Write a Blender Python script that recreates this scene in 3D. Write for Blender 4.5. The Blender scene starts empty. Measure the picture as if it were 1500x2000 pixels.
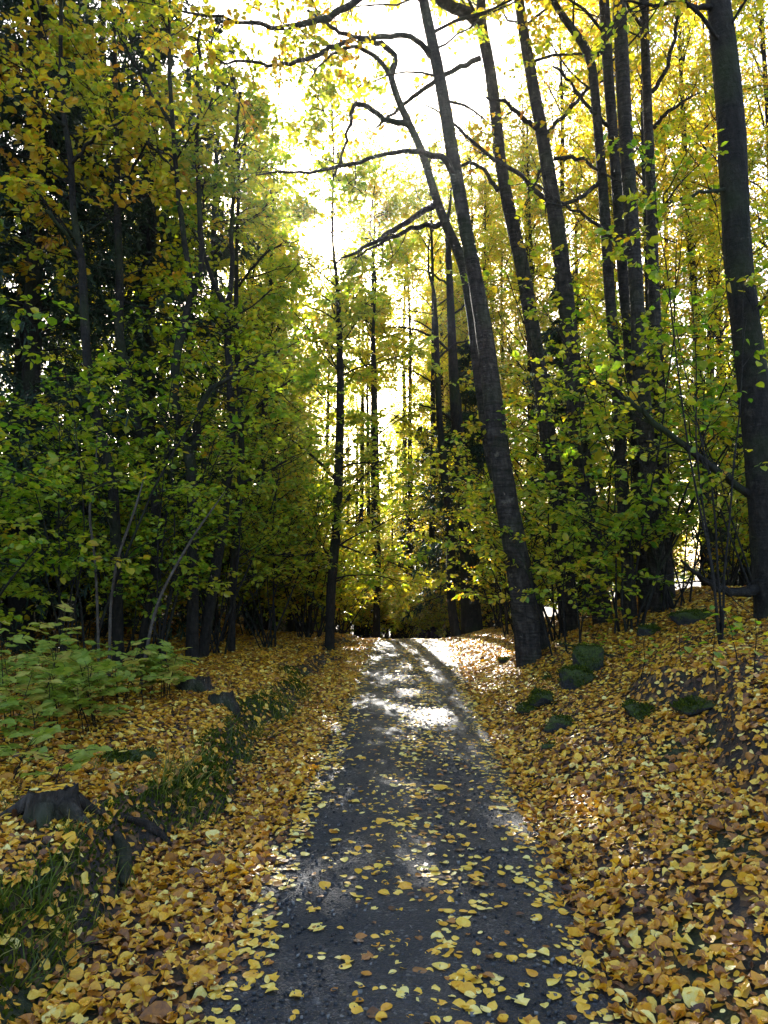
import bpy, bmesh, math
import numpy as np
from mathutils import Vector, Matrix

# ------------------------------------------------------------------ camera, sky, sun, exposure
SC = bpy.context.scene
COL = SC.collection
F_PX, CAM_H, PITCH = 1445.0, 1.6, math.radians(4.2)      # focal length in photo pixels (photo 1500 x 2000)
cam_data = bpy.data.cameras.new('camera'); cam = bpy.data.objects.new('camera', cam_data); COL.objects.link(cam)
cam.location = (0, 0, CAM_H); cam.rotation_euler = (math.pi / 2 + PITCH, 0, 0)
cam_data.sensor_fit = 'HORIZONTAL'; cam_data.sensor_width = 36.0; cam_data.lens = 36.0 * F_PX / 1500.0
cam_data.clip_start = 0.05; cam_data.clip_end = 2000
SC.camera = cam

def ray(u, v):
    cp, sp = math.cos(PITCH), math.sin(PITCH)
    a, b = (u - 750.0) / F_PX, (1000.0 - v) / F_PX
    return np.array([a, cp - b * sp, sp + b * cp])

SUN_DIR = ray(628, 500); SUN_DIR /= np.linalg.norm(SUN_DIR)
SUN_EL = math.asin(SUN_DIR[2]); SUN_AZ = math.atan2(SUN_DIR[0], SUN_DIR[1])
world = bpy.data.worlds.new('World'); SC.world = world; world.use_nodes = True
wn = world.node_tree.nodes; wl = world.node_tree.links
sky = wn.new('ShaderNodeTexSky'); sky.sky_type = 'NISHITA'; sky.sun_disc = False
sky.sun_elevation = SUN_EL; sky.sun_rotation = SUN_AZ
sky.air_density = 1.0; sky.dust_density = 2.6; sky.ozone_density = 1.0
bg = wn['Background']; bg.inputs['Strength'].default_value = 0.085
wl.new(sky.outputs['Color'], bg.inputs['Color'])
sun_l = bpy.data.lights.new('sun', 'SUN'); sun_l.energy = 5.0; sun_l.angle = math.radians(0.5); sun_l.color = (1.0, 0.95, 0.87)
sun_o = bpy.data.objects.new('sun', sun_l); COL.objects.link(sun_o)
sun_o.rotation_euler = Vector(SUN_DIR).to_track_quat('Z', 'Y').to_euler(); sun_o.location = (0, 0, 30)
SC.view_settings.view_transform = 'Standard'; SC.view_settings.look = 'None'
SC.view_settings.exposure = 2.9; SC.view_settings.gamma = 1.0; SC.view_settings.use_curve_mapping = False
SC.cycles.max_bounces = 6; SC.cycles.diffuse_bounces = 3; SC.cycles.glossy_bounces = 2
SC.cycles.transmission_bounces = 4; SC.cycles.volume_bounces = 0
SC.cycles.use_denoising = True

# ------------------------------------------------------------------ materials
def mat(name):
    m = bpy.data.materials.new(name); m.use_nodes = True
    nt = m.node_tree; nt.nodes.clear()
    out = nt.nodes.new('ShaderNodeOutputMaterial')
    return m, nt, out

def N(nt, kind, **kw):
    n = nt.nodes.new('ShaderNode' + kind)
    for k, v in kw.items():
        if k in n.inputs: n.inputs[k].default_value = v
        else: setattr(n, k, v)
    return n

def ramp(nt, stops, fac):
    r = nt.nodes.new('ShaderNodeValToRGB')
    el = r.color_ramp.elements
    while len(el) < len(stops): el.new(0.5)
    for e, (p, c) in zip(el, stops): e.position = p; e.color = (*c, 1) if len(c) == 3 else c
    nt.links.new(fac, r.inputs[0])
    return r.outputs[0]

def g3(v): return (v, v, v)

def leaf_material(name, stops, trans=0.5, rough=0.45, tval=1.7, spec=0.4):
    m, nt, out = mat(name); L = nt.links.new
    at = N(nt, 'Attribute', attribute_name='hue')
    geo = N(nt, 'NewGeometry')
    nz = N(nt, 'TexNoise', Scale=45.0, Detail=3.0); L(geo.outputs['Position'], nz.inputs['Vector'])
    add = N(nt, 'Math', operation='MULTIPLY_ADD'); L(nz.outputs['Fac'], add.inputs[0]); add.inputs[1].default_value = 0.32
    sub = N(nt, 'Math', operation='SUBTRACT'); L(at.outputs['Fac'], sub.inputs[0]); sub.inputs[1].default_value = 0.16
    L(sub.outputs[0], add.inputs[2])
    nz2 = N(nt, 'TexNoise', Scale=260.0, Detail=2.0); L(geo.outputs['Position'], nz2.inputs['Vector'])
    ad2 = N(nt, 'Math', operation='MULTIPLY_ADD'); L(nz2.outputs['Fac'], ad2.inputs[0]); ad2.inputs[1].default_value = 0.16; L(add.outputs[0], ad2.inputs[2])
    sb2 = N(nt, 'Math', operation='SUBTRACT'); L(ad2.outputs[0], sb2.inputs[0]); sb2.inputs[1].default_value = 0.08
    c = ramp(nt, stops, sb2.outputs[0])
    hsv = N(nt, 'HueSaturation', Saturation=1.04, Value=tval); L(c, hsv.inputs['Color'])
    p = N(nt, 'BsdfPrincipled', Roughness=rough); L(c, p.inputs['Base Color']); p.inputs['Specular IOR Level'].default_value = spec
    t = N(nt, 'BsdfTranslucent'); L(hsv.outputs[0], t.inputs['Color'])
    mx = N(nt, 'MixShader'); mx.inputs[0].default_value = trans
    L(p.outputs[0], mx.inputs[1]); L(t.outputs[0], mx.inputs[2]); L(mx.outputs[0], out.inputs['Surface'])
    return m

LEAF_STOPS = [(0.0, (0.036, 0.090, 0.010)), (0.22, (0.095, 0.195, 0.014)), (0.42, (0.235, 0.30, 0.020)), (0.58, (0.37, 0.34, 0.024)),
              (0.72, (0.46, 0.31, 0.028)), (0.86, (0.42, 0.19, 0.022)), (1.0, (0.16, 0.065, 0.02))]
M_LEAF = leaf_material('leaf', LEAF_STOPS, 0.54, 0.34, 1.95, 0.5)
M_LITTER = leaf_material('fallen_leaf', [(0.0, (0.045, 0.020, 0.012)), (0.2, (0.16, 0.062, 0.020)), (0.4, (0.42, 0.165, 0.020)), (0.6, (0.68, 0.32, 0.020)),
              (0.78, (0.80, 0.47, 0.035)), (0.92, (0.85, 0.62, 0.11)), (1.0, (0.86, 0.71, 0.24))], 0.2, 0.40, 1.15, 0.5)
M_GREEN = leaf_material('herb_leaf', [(0.0, (0.08, 0.13, 0.015)), (0.4, (0.17, 0.24, 0.025)), (0.75, (0.33, 0.36, 0.06)), (0.9, (0.40, 0.33, 0.06)), (1.0, (0.34, 0.2, 0.06))], 0.42)
M_NEEDLE = leaf_material('needle', [(0.0, (0.012, 0.026, 0.016)), (0.5, (0.020, 0.042, 0.020)), (1.0, (0.035, 0.055, 0.022))], 0.18, 0.55, 1.2, 0.3)
M_MOSS = leaf_material('moss_tuft', [(0.0, (0.014, 0.022, 0.003)), (0.5, (0.055, 0.080, 0.006)), (1.0, (0.13, 0.15, 0.012))], 0.25, 0.7, 1.2, 0.15)
M_GRASS = leaf_material('grass_blade', [(0.0, (0.045, 0.070, 0.008)), (0.6, (0.11, 0.15, 0.012)), (1.0, (0.30, 0.23, 0.06))], 0.35)

def bark_material(name, dark, mid, light, lent=0.5, moss=0.0):
    m, nt, out = mat(name); L = nt.links.new
    tc = N(nt, 'TexCoord')
    mp = N(nt, 'Mapping'); mp.inputs['Scale'].default_value = (8, 8, 3.2); L(tc.outputs['Object'], mp.inputs[0])
    nz = N(nt, 'TexNoise', Scale=2.2, Detail=7.0, Roughness=0.65); L(mp.outputs[0], nz.inputs['Vector'])
    mp2 = N(nt, 'Mapping'); mp2.inputs['Scale'].default_value = (5, 5, 34); L(tc.outputs['Object'], mp2.inputs[0])
    nz2 = N(nt, 'TexNoise', Scale=1.0, Detail=3.0); L(mp2.outputs[0], nz2.inputs['Vector'])
    nz3 = N(nt, 'TexNoise', Scale=1.3, Detail=4.0); L(tc.outputs['Object'], nz3.inputs['Vector'])
    c = ramp(nt, [(0.3, dark), (0.5, mid), (0.72, light)], nz.outputs['Fac'])
    lf = ramp(nt, [(0.40, g3(0.18)), (0.50, g3(1))], nz2.outputs['Fac'])
    mul = N(nt, 'MixRGB', blend_type='MULTIPLY'); mul.inputs[0].default_value = lent; L(c, mul.inputs[1]); L(lf, mul.inputs[2])
    mo = N(nt, 'MixRGB'); mo.inputs[2].default_value = (0.035, 0.055, 0.012, 1); L(mul.outputs[0], mo.inputs[1])
    mf = ramp(nt, [(0.50, g3(0)), (0.68, g3(moss))], nz3.outputs['Fac']); L(mf, mo.inputs[0])
    nz4 = N(nt, 'TexNoise', Scale=5.5, Detail=5.0, Roughness=0.75); L(tc.outputs['Object'], nz4.inputs['Vector'])
    li = N(nt, 'MixRGB'); li.inputs[2].default_value = (light[0] * 1.7, light[1] * 1.75, light[2] * 1.6, 1); L(mo.outputs[0], li.inputs[1]); L(ramp(nt, [(0.60, g3(0)), (0.68, g3(0.75))], nz4.outputs['Fac']), li.inputs[0]); mo = li
    h = N(nt, 'Math', operation='MULTIPLY_ADD'); L(nz2.outputs['Fac'], h.inputs[0]); h.inputs[1].default_value = lent; L(nz.outputs['Fac'], h.inputs[2])
    bp = N(nt, 'Bump', Strength=1.0, Distance=0.05); L(h.outputs[0], bp.inputs['Height'])
    p = N(nt, 'BsdfPrincipled', Roughness=0.85); L(mo.outputs[0], p.inputs['Base Color']); L(bp.outputs[0], p.inputs['Normal'])
    p.inputs['Specular IOR Level'].default_value = 0.25
    L(p.outputs[0], out.inputs['Surface'])
    return m

M_BARK = bark_material('bark_grey', (0.010, 0.008, 0.007), (0.034, 0.026, 0.021), (0.080, 0.064, 0.052), 0.6, 0.3)
M_BARK_D = bark_material('bark_dark', (0.006, 0.005, 0.004), (0.015, 0.012, 0.010), (0.034, 0.028, 0.023), 0.25, 0.45)
M_BARK_P = bark_material('bark_pale', (0.03, 0.022, 0.018), (0.08, 0.062, 0.05), (0.16, 0.13, 0.11), 0.3, 0.1)
M_WOOD = bark_material('weathered_wood', (0.010, 0.008, 0.006), (0.028, 0.021, 0.016), (0.08, 0.065, 0.055), 0.1, 0.6)

def stone_material():
    m, nt, out = mat('mossy_stone'); L = nt.links.new
    tc = N(nt, 'TexCoord'); geo = N(nt, 'NewGeometry')
    nz = N(nt, 'TexNoise', Scale=7.0, Detail=6.0); L(tc.outputs['Object'], nz.inputs['Vector'])
    nf = N(nt, 'TexNoise', Scale=45.0, Detail=6.0, Roughness=0.7); L(tc.outputs['Object'], nf.inputs['Vector'])
    st = ramp(nt, [(0.3, (0.012, 0.012, 0.013)), (0.7, (0.05, 0.048, 0.046))], nz.outputs['Fac'])
    ms = ramp(nt, [(0.3, (0.010, 0.016, 0.001)), (0.68, (0.075, 0.105, 0.006))], nf.outputs['Fac'])
    sx = N(nt, 'SeparateXYZ'); L(geo.outputs['Normal'], sx.inputs[0])
    ad = N(nt, 'Math', operation='MULTIPLY_ADD'); L(nz.outputs['Fac'], ad.inputs[0]); ad.inputs[1].default_value = 1.4; L(sx.outputs['Z'], ad.inputs[2])
    f = ramp(nt, [(0.62, g3(0)), (0.95, g3(1))], ad.outputs[0])
    mx = N(nt, 'MixRGB'); L(f, mx.inputs[0]); L(st, mx.inputs[1]); L(ms, mx.inputs[2])
    bp = N(nt, 'Bump', Strength=1.0, Distance=0.05); L(nf.outputs['Fac'], bp.inputs['Height'])
    p = N(nt, 'BsdfPrincipled', Roughness=0.8); L(mx.outputs[0], p.inputs['Base Color']); L(bp.outputs[0], p.inputs['Normal'])
    L(p.outputs[0], out.inputs['Surface']); return m
M_STONE = stone_material()
M_PEBBLE, nt, out = mat('pebble'); _p = N(nt, 'BsdfPrincipled', Roughness=0.6); _g = N(nt, 'NewGeometry')
nt.links.new(ramp(nt, [(0.0, (0.012, 0.012, 0.014)), (0.8, (0.05, 0.05, 0.052)), (1.0, (0.20, 0.19, 0.18))], _g.outputs['Random Per Island']), _p.inputs['Base Color']); nt.links.new(_p.outputs[0], out.inputs['Surface'])

def ground_material():
    m, nt, out = mat('forest_soil'); L = nt.links.new
    geo = N(nt, 'NewGeometry')
    nz = N(nt, 'TexNoise', Scale=1.3, Detail=6.0); L(geo.outputs['Position'], nz.inputs['Vector'])
    nf = N(nt, 'TexNoise', Scale=38.0, Detail=6.0, Roughness=0.7); L(geo.outputs['Position'], nf.inputs['Vector'])
    vo = N(nt, 'TexVoronoi', Scale=22.0); L(geo.outputs['Position'], vo.inputs['Vector'])
    soil = ramp(nt, [(0.3, (0.010, 0.008, 0.006)), (0.6, (0.035, 0.024, 0.016)), (0.8, (0.075, 0.05, 0.03))], nf.outputs['Fac'])
    sc = N(nt, 'SeparateColor'); L(vo.outputs['Color'], sc.inputs[0])
    old = ramp(nt, [(0.0, (0.03, 0.018, 0.012)), (0.6, (0.12, 0.06, 0.025)), (1.0, (0.26, 0.15, 0.05))], sc.outputs[0])
    of = ramp(nt, [(0.55, g3(0)), (0.62, g3(0.85))], sc.outputs[1])
    m1 = N(nt, 'MixRGB'); L(of, m1.inputs[0]); L(soil, m1.inputs[1]); L(old, m1.inputs[2])
    moss = ramp(nt, [(0.35, (0.010, 0.016, 0.003)), (0.7, (0.045, 0.062, 0.007))], nf.outputs['Fac'])
    mf = ramp(nt, [(0.52, g3(0)), (0.62, g3(0.9))], nz.outputs['Fac'])
    m2 = N(nt, 'MixRGB'); L(mf, m2.inputs[0]); L(m1.outputs[0], m2.inputs[1]); L(moss, m2.inputs[2])
    bp = N(nt, 'Bump', Strength=1.0, Distance=0.03); L(nf.outputs['Fac'], bp.inputs['Height'])
    p = N(nt, 'BsdfPrincipled', Roughness=0.9); L(m2.outputs[0], p.inputs['Base Color']); L(bp.outputs[0], p.inputs['Normal'])
    L(p.outputs[0], out.inputs['Surface']); return m
M_GROUND = ground_material()

def path_material():
    m, nt, out = mat('wet_gravel'); L = nt.links.new
    geo = N(nt, 'NewGeometry')
    vo = N(nt, 'TexVoronoi', Scale=75.0); L(geo.outputs['Position'], vo.inputs['Vector'])
    vb = N(nt, 'TexVoronoi', Scale=160.0); L(geo.outputs['Position'], vb.inputs['Vector'])
    nz = N(nt, 'TexNoise', Scale=2.0, Detail=6.0); L(geo.outputs['Position'], nz.inputs['Vector'])
    nf = N(nt, 'TexNoise', Scale=60.0, Detail=5.0); L(geo.outputs['Position'], nf.inputs['Vector'])
    sc = N(nt, 'SeparateColor'); L(vo.outputs['Color'], sc.inputs[0])
    grit = ramp(nt, [(0.0, (0.005, 0.005, 0.007)), (0.7, (0.014, 0.015, 0.020)), (0.93, (0.032, 0.033, 0.040)), (1.0, (0.16, 0.155, 0.15))], sc.outputs[0])
    dirt = ramp(nt, [(0.3, (0.005, 0.005, 0.006)), (0.7, (0.020, 0.019, 0.020))], nf.outputs['Fac'])
    mf = ramp(nt, [(0.40, g3(0.0)), (0.60, g3(0.95))], nz.outputs['Fac'])
    mx = N(nt, 'MixRGB'); L(mf, mx.inputs[0]); L(grit, mx.inputs[1]); L(dirt, mx.inputs[2])
    rr = ramp(nt, [(0.35, g3(0.50)), (0.65, g3(0.74))], nz.outputs['Fac'])
    h = N(nt, 'Math', operation='MULTIPLY_ADD'); L(vo.outputs['Distance'], h.inputs[0]); h.inputs[1].default_value = -1.0; L(nf.outputs['Fac'], h.inputs[2])
    h2 = N(nt, 'Math', operation='MULTIPLY_ADD'); L(vb.outputs['Distance'], h2.inputs[0]); h2.inputs[1].default_value = -0.5; L(h.outputs[0], h2.inputs[2])
    bp = N(nt, 'Bump', Strength=0.9, Distance=0.012); L(h2.outputs[0], bp.inputs['Height'])
    p = N(nt, 'BsdfPrincipled'); L(mx.outputs[0], p.inputs['Base Color']); L(rr, p.inputs['Roughness']); L(bp.outputs[0], p.inputs['Normal'])
    p.inputs['Specular IOR Level'].default_value = 0.6
    L(p.outputs[0], out.inputs['Surface']); return m
M_PATH = path_material()

# ------------------------------------------------------------------ numpy mesh builder
def nrm(a): return a / np.maximum(np.linalg.norm(a, axis=-1, keepdims=True), 1e-9)
UP = np.array([0.0, 0.0, 1.0])

class MB:
    def __init__(s): s.v, s.q, s.m, s.h, s.s, s.n = [], [], [], [], [], 0
    def add(s, v, q, mat_i=0, hue=0.5, smooth=True):
        v = np.asarray(v, float).reshape(-1, 3); q = np.asarray(q, np.int64).reshape(-1, 4)
        s.v.append(v); s.q.append(q + s.n); s.n += len(v)
        s.m.append(np.full(len(q), mat_i)); s.s.append(np.full(len(q), smooth))
        s.h.append(np.broadcast_to(np.asarray(hue, float), (len(v),)) if np.ndim(hue) == 0 else np.asarray(hue, float))
    def mesh(s, name, mats, origin=(0, 0, 0)):
        v = np.concatenate(s.v) - np.asarray(origin); q = np.concatenate(s.q)
        me = bpy.data.meshes.new(name)
        me.vertices.add(len(v)); me.vertices.foreach_set('co', v.astype(np.float32).ravel())
        me.loops.add(q.size); me.loops.foreach_set('vertex_index', q.astype(np.int32).ravel())
        me.polygons.add(len(q)); me.polygons.foreach_set('loop_start', np.arange(0, q.size, 4, dtype=np.int32))
        me.polygons.foreach_set('material_index', np.concatenate(s.m).astype(np.int32))
        me.polygons.foreach_set('use_smooth', np.concatenate(s.s).astype(bool))
        a = me.attributes.new('hue', 'FLOAT', 'POINT'); a.data.foreach_set('value', np.concatenate(s.h).astype(np.float32))
        for m in mats: me.materials.append(m)
        me.update(calc_edges=True)
        return me

def link(name, me, parent=None, loc=None):
    o = bpy.data.objects.new(name, me); COL.objects.link(o)
    if parent is not None: o.parent = parent
    if loc is not None: o.location = loc
    return o
def tag(o, label=None, cat=None, group=None, kind=None):
    for k, v in (('label', label), ('category', cat), ('group', group), ('kind', kind)):
        if v: o[k] = v
    return o
def empty(name, loc, label=None, cat=None, group=None):
    o = bpy.data.objects.new(name, None); COL.objects.link(o); o.location = loc; o.empty_display_size = 0.1
    return tag(o, label, cat, group)
def copy_tree(root, loc, rotz=0.0, scale=1.0, label=None, group=None):
    r = root.copy(); COL.objects.link(r); r.location = loc; r.rotation_euler = (0, 0, rotz)
    r.scale = (scale,) * 3
    if label: r['label'] = label
    if group: r['group'] = group
    for ch in root.children:
        c = ch.copy(); COL.objects.link(c); c.parent = r
        for g in ch.children:
            d = g.copy(); COL.objects.link(d); d.parent = c
    return r

def tube(mb, pts, rad, sides=10, mat_i=0, rough=0.0, rng=None, cap=False):
    pts = np.asarray(pts, float); K = len(pts); rad = np.broadcast_to(np.asarray(rad, float), (K,))
    T = nrm(np.gradient(pts, axis=0))
    a = np.cross(T[0], [0.93, 0.31, 0.2]); a /= np.linalg.norm(a)
    A = []
    for k in range(K):
        a = a - T[k] * np.dot(a, T[k]); a = a / np.linalg.norm(a); A.append(a)
    A = np.array(A); B = np.cross(T, A)
    th = np.linspace(0, 2 * np.pi, sides, endpoint=False)
    R = rad[:, None] * np.ones((K, sides))
    if rough and rng is not None:
        ph = rng.uniform(0, 6.28, 5)
        kk = np.arange(K)[:, None]
        R = R * (1 + rough * (np.sin(2 * th[None] + ph[0] + 0.35 * kk) + 0.7 * np.sin(3 * th[None] + ph[1] - 0.22 * kk) + rng.normal(0, 0.6, (K, sides))))
    v = pts[:, None] + R[..., None] * (np.cos(th)[None, :, None] * A[:, None] + np.sin(th)[None, :, None] * B[:, None])
    i = np.arange(K - 1)[:, None] * sides; j = np.arange(sides)[None]; j2 = (j + 1) % sides
    q = np.stack([i + j, i + j2, i + sides + j2, i + sides + j], -1)
    mb.add(v, q, mat_i)
    if cap:
        c = np.vstack([v[-1], pts[-1][None]])
        qq = [[j, (j + 1) % sides, sides, sides] for j in range(sides)]
        qq = [[j, j + 1, (j + 2) % sides, sides] for j in range(0, sides, 2)]
        mb.add(c, qq, mat_i, smooth=False)

def tubes(mb, P, R, sides=3, mat_i=0):                     # P (B,K,3), R (B,K)
    B, K = P.shape[:2]
    T = nrm(np.gradient(P, axis=1))
    A = nrm(np.cross(T, np.array([0.37, 0.91, 0.17]))); Bn = np.cross(T, A)
    th = np.linspace(0, 2 * np.pi, sides, endpoint=False)
    v = P[:, :, None] + R[:, :, None, None] * (np.cos(th)[:, None] * A[:, :, None] + np.sin(th)[:, None] * Bn[:, :, None])
    b = np.arange(B)[:, None, None] * K * sides; i = np.arange(K - 1)[None, :, None] * sides; j = np.arange(sides)[None, None]; j2 = (j + 1) % sides
    q = np.stack([b + i + j, b + i + j2, b + i + sides + j2, b + i + sides + j], -1)
    mb.add(v, q, mat_i)

def grow(rng, start, d, length, K=6, wob=0.12, grav=0.0):
    start = np.asarray(start, float); d = nrm(np.asarray(d, float)); B = len(start)
    P = np.zeros((B, K, 3)); p = start.copy(); st = (np.asarray(length) / (K - 1))[:, None]
    for k in range(K):
        P[:, k] = p
        d = nrm(d + rng.normal(0, wob, (B, 3)) + np.array([0, 0, grav])); p = p + d * st
    return P
def along(P, bi, t):
    K = P.shape[1]; f = np.clip(t, 0, 0.999) * (K - 1); i = f.astype(int); w = (f - i)[:, None]
    a, b = P[bi, i], P[bi, i + 1]
    return a * (1 - w) + b * w, nrm(b - a)

def leaf_template(kind):
    if kind == 'far':                                       # one folded quad
        v = np.array([[0, 0, 0], [0.5, 0.36, 0.10], [1, 0, 0], [0.5, -0.36, 0.10]]); q = [[0, 1, 2, 3]]
    elif kind == 'mid':                                     # six points, folded on the midrib
        v = np.array([[0, 0, 0], [0.22, 0.33, 0.07], [0.66, 0.33, 0.06], [1, 0, -0.08], [0.66, -0.33, 0.06], [0.22, -0.33, 0.07]])
        q = [[0, 1, 2, 3], [0, 3, 4, 5]]
    else:                                                   # stations along the midrib
        xs = np.array([0, 0.10, 0.34, 0.62, 0.86, 1.0])
        ws = {'ovate': [0.02, 0.24, 0.36, 0.32, 0.14, 0.01], 'round': [0.04, 0.38, 0.50, 0.44, 0.22, 0.01], 'slim': [0.01, 0.12, 0.2, 0.18, 0.09, 0.01],
              'lobed': [0.03, 0.46, 0.26, 0.50, 0.16, 0.01]}[kind]
        v = []
        for x, w in zip(xs, ws): v += [[x, w, 0], [x, 0, 0], [x, -w, 0]]
        v = np.array(v); q = []
        for k in range(len(xs) - 1):
            a = k * 3; q += [[a, a + 1, a + 4, a + 3], [a + 1, a + 2, a + 5, a + 4]]
    return v, np.array(q)
TPL = {k: leaf_template(k) for k in ('far', 'mid', 'ovate', 'round', 'slim', 'lobed')}

def add_leaves(mb, pos, d, n, size, hue, kind='mid', mat_i=1, curl=None):
    v0, q0 = TPL[kind]; M = len(pos)
    if M == 0: return
    d = nrm(d); lat = nrm(np.cross(n, d)); n = np.cross(d, lat)
    T = np.broadcast_to(v0, (M,) + v0.shape).copy()
    if curl is not None:                                    # per leaf: fold, bend, twist
        x, y = T[..., 0] - 0.5, T[..., 1]
        T[..., 2] += curl[:, 0:1] * np.abs(y) + curl[:, 1:2] * (x * x - 0.12) + curl[:, 2:3] * x * y
    V = pos[:, None] + size[:, None, None] * (T[..., 0:1] * d[:, None] + T[..., 1:2] * lat[:, None] + T[..., 2:3] * n[:, None])
    Q = q0[None] + (np.arange(M) * len(v0))[:, None, None]
    mb.add(V, Q, mat_i, np.repeat(hue, len(v0)), smooth=False)

def sun_gap(pos):                                           # an opening in the canopy where the low sun shines through
    r = pos - np.array([0, 0, CAM_H]); t = r @ SUN_DIR
    dist = np.linalg.norm(r - t[:, None] * SUN_DIR, axis=1)
    return ~((t > 0) & (dist < 0.10 + 0.026 * t))

def foliage(mb, rng, P, rbase, ntw, twlen, nl, lsize, hue, hsd=0.1, kind='mid', tilt=0.5, t0=0.2, flat=0.3, droop=0.15, twig_k=4, twr=0.004, gap=True, wobble=0.15):
    """twigs and leaves on branches P (B,K,3)"""
    B = len(P); M = B * ntw
    bi = np.repeat(np.arange(B), ntw); t = t0 + (1 - t0) * np.sqrt(rng.uniform(0, 1, M)); t[::ntw] = 0.99
    p, T = along(P, bi, t)
    side = rng.choice([-1, 1], M)[:, None]
    lat = nrm(np.cross(T, UP) + 1e-4)
    d = T * rng.uniform(0.3, 1.0, (M, 1)) + lat * side * rng.uniform(0.3, 1.1, (M, 1)) + rng.normal(0, flat, (M, 3))
    tl = twlen * rng.uniform(0.5, 1.25, M)
    W = grow(rng, p, d, tl, twig_k, wobble, -0.04)
    tubes(mb, W, np.linspace(1, 0.35, twig_k)[None] * np.full((M, 1), twr), 3, 0)
    L = M * nl
    wi = np.repeat(np.arange(M), nl); lt = rng.uniform(0.08, 1.0, L)
    p, T = along(W, wi, lt)
    side = rng.choice([-1, 1], L)[:, None]; lat = nrm(np.cross(T, UP) + 1e-4)
    d = nrm(T * rng.uniform(0.2, 0.9, (L, 1)) + lat * side * rng.uniform(0.3, 1.0, (L, 1)) + rng.normal(0, 0.3, (L, 3)) - UP * droop)
    n = nrm(UP + rng.normal(0, tilt, (L, 3)))
    size = lsize * np.exp(rng.normal(0, 0.25, L))
    hh = np.clip(hue + rng.normal(0, 0.07, B)[bi][wi] + rng.normal(0, hsd, L), 0, 1)
    p = p + d * 0.25 * size[:, None]
    if gap: k = sun_gap(p); p, d, n, size, hh = p[k], d[k], n[k], size[k], hh[k]
    add_leaves(mb, p, d, n, size, hh, kind, 1)

def crown_branches(rng, trunk, z0, z1, nb, blen, e0, e1, K=7, wob=0.14, grav=0.0, taper=0.75, az=None):
    z = np.sort(rng.uniform(z0, z1, nb)); hf = (z - z0) / max(z1 - z0, 1e-6)
    st = np.stack([np.interp(z, trunk[:, 2], trunk[:, i]) for i in (0, 1)] + [z], 1)
    a = rng.uniform(0, 2 * np.pi, nb) if az is None else rng.normal(az[0], az[1], nb)
    el = np.radians(e0 + (e1 - e0) * hf + rng.normal(0, 9, nb))
    d = np.stack([np.cos(a) * np.cos(el), np.sin(a) * np.cos(el), np.sin(el)], 1)
    ln = blen * (1 - taper * hf) * rng.uniform(0.55, 1.15, nb)
    return grow(rng, st, d, ln, K, wob, grav), ln

# ------------------------------------------------------------------ terrain
_r = np.random.default_rng(5)
_WA = [(_r.uniform(-1, 1, 2) * f, _r.uniform(0, 6.28), a) for f, a, n in ((0.9, 0.05, 5), (2.2, 0.030, 6), (5.0, 0.014, 7), (11.0, 0.006, 7)) for _ in range(n)]
def bumps(x, y):
    z = 0
    for (k, ph, a) in _WA: z = z + a * 0.6 * np.sin(k[0] * x + k[1] * y + ph)
    return z
def sstep(a, b, x): t = np.clip((x - a) / (b - a), 0, 1); return t * t * (3 - 2 * t)
def path_c(y): return 0.08 + 0.037 * (y - 2.6) + 0.0012 * np.clip(y - 18, 0, 30) ** 2 * -1
PATH_HW = 0.80
def base_z(y):
    z = 0.010 * np.clip(y - 5, 0, 8.5)
    t = np.clip(y - 13.5, 0, 6); z = z - 0.145 * t * t / 12 + 0.0
    z = z - 0.145 * np.clip(y - 19.5, 0, 12) * (1 - 0.0 * y)
    t = np.clip(y - 31.5, 0, 14); z = z - 0.145 * (t - t * t / 28)
    return z
def height(x, y):
    x = np.asarray(x, float); y = np.asarray(y, float)
    c = path_c(y); b = bumps(x, y)
    sl = (c - PATH_HW) - x; sr = x - (c + PATH_HW)
    wob = 0.10 * np.sin(1.9 * y + 0.7) + 0.07 * np.sin(4.3 * y + 2.0)
    amp = 0.27 - 0.16 * sstep(6, 11, y)
    zl = amp * sstep(0.52 + wob, 0.80 + wob, sl) + 0.035 * np.clip(sl - 0.9, 0, 40) + 0.13 * np.clip(sl - 9, 0, 28) + 0.6 * b * sstep(0.5, 1.2, sl)
    w2 = 0.15 * np.sin(1.3 * y + 1.0)
    zr = 0.36 * np.clip(sr - 0.05, 0, 3.3 + w2) + 0.05 * np.clip(sr - 3.35, 0, 40) + b * sstep(0.15, 1.2, sr)
    zr = zr * (1 - 0.45 * sstep(10, 17, y))
    # earthy ledge halfway up the right bank
    zr = zr + 0.20 * sstep(1.22, 1.42, sr + 0.12 * np.sin(3.1 * y)) * sstep(3.9, 4.6, y) * (1 - sstep(6.5, 7.5, y)) * (1 - 0.8 * sstep(1.6, 2.6, sr))
    inside = np.where((sl < 0) & (sr < 0), -0.025, 0.0)
    bz = base_z(y); bz = np.where(bz < 0, bz * (1 - 0.95 * sstep(1.5, 7, sl) - 0.3 * sstep(2, 8, sr)), bz)
    return bz + np.where(sl > 0, zl, 0) + np.where(sr > 0, zr, 0) + inside + 0.10 * np.clip(np.abs(x) - 15, 0, 60) * sstep(10, 40, np.abs(x)) * 0.15

def hit(u, v):                                              # photo pixel -> point on the ground
    d = ray(u, v); t = np.linspace(1.0, 60, 6000)
    P = np.array([0, 0, CAM_H]) + t[:, None] * d
    k = np.argmax(P[:, 2] < height(P[:, 0], P[:, 1]))
    return P[k]
def at(u, v, Y):                                            # photo pixel -> point at depth Y
    d = ray(u, v); return np.array([0, 0, CAM_H]) + d * (Y / d[1])

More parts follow.
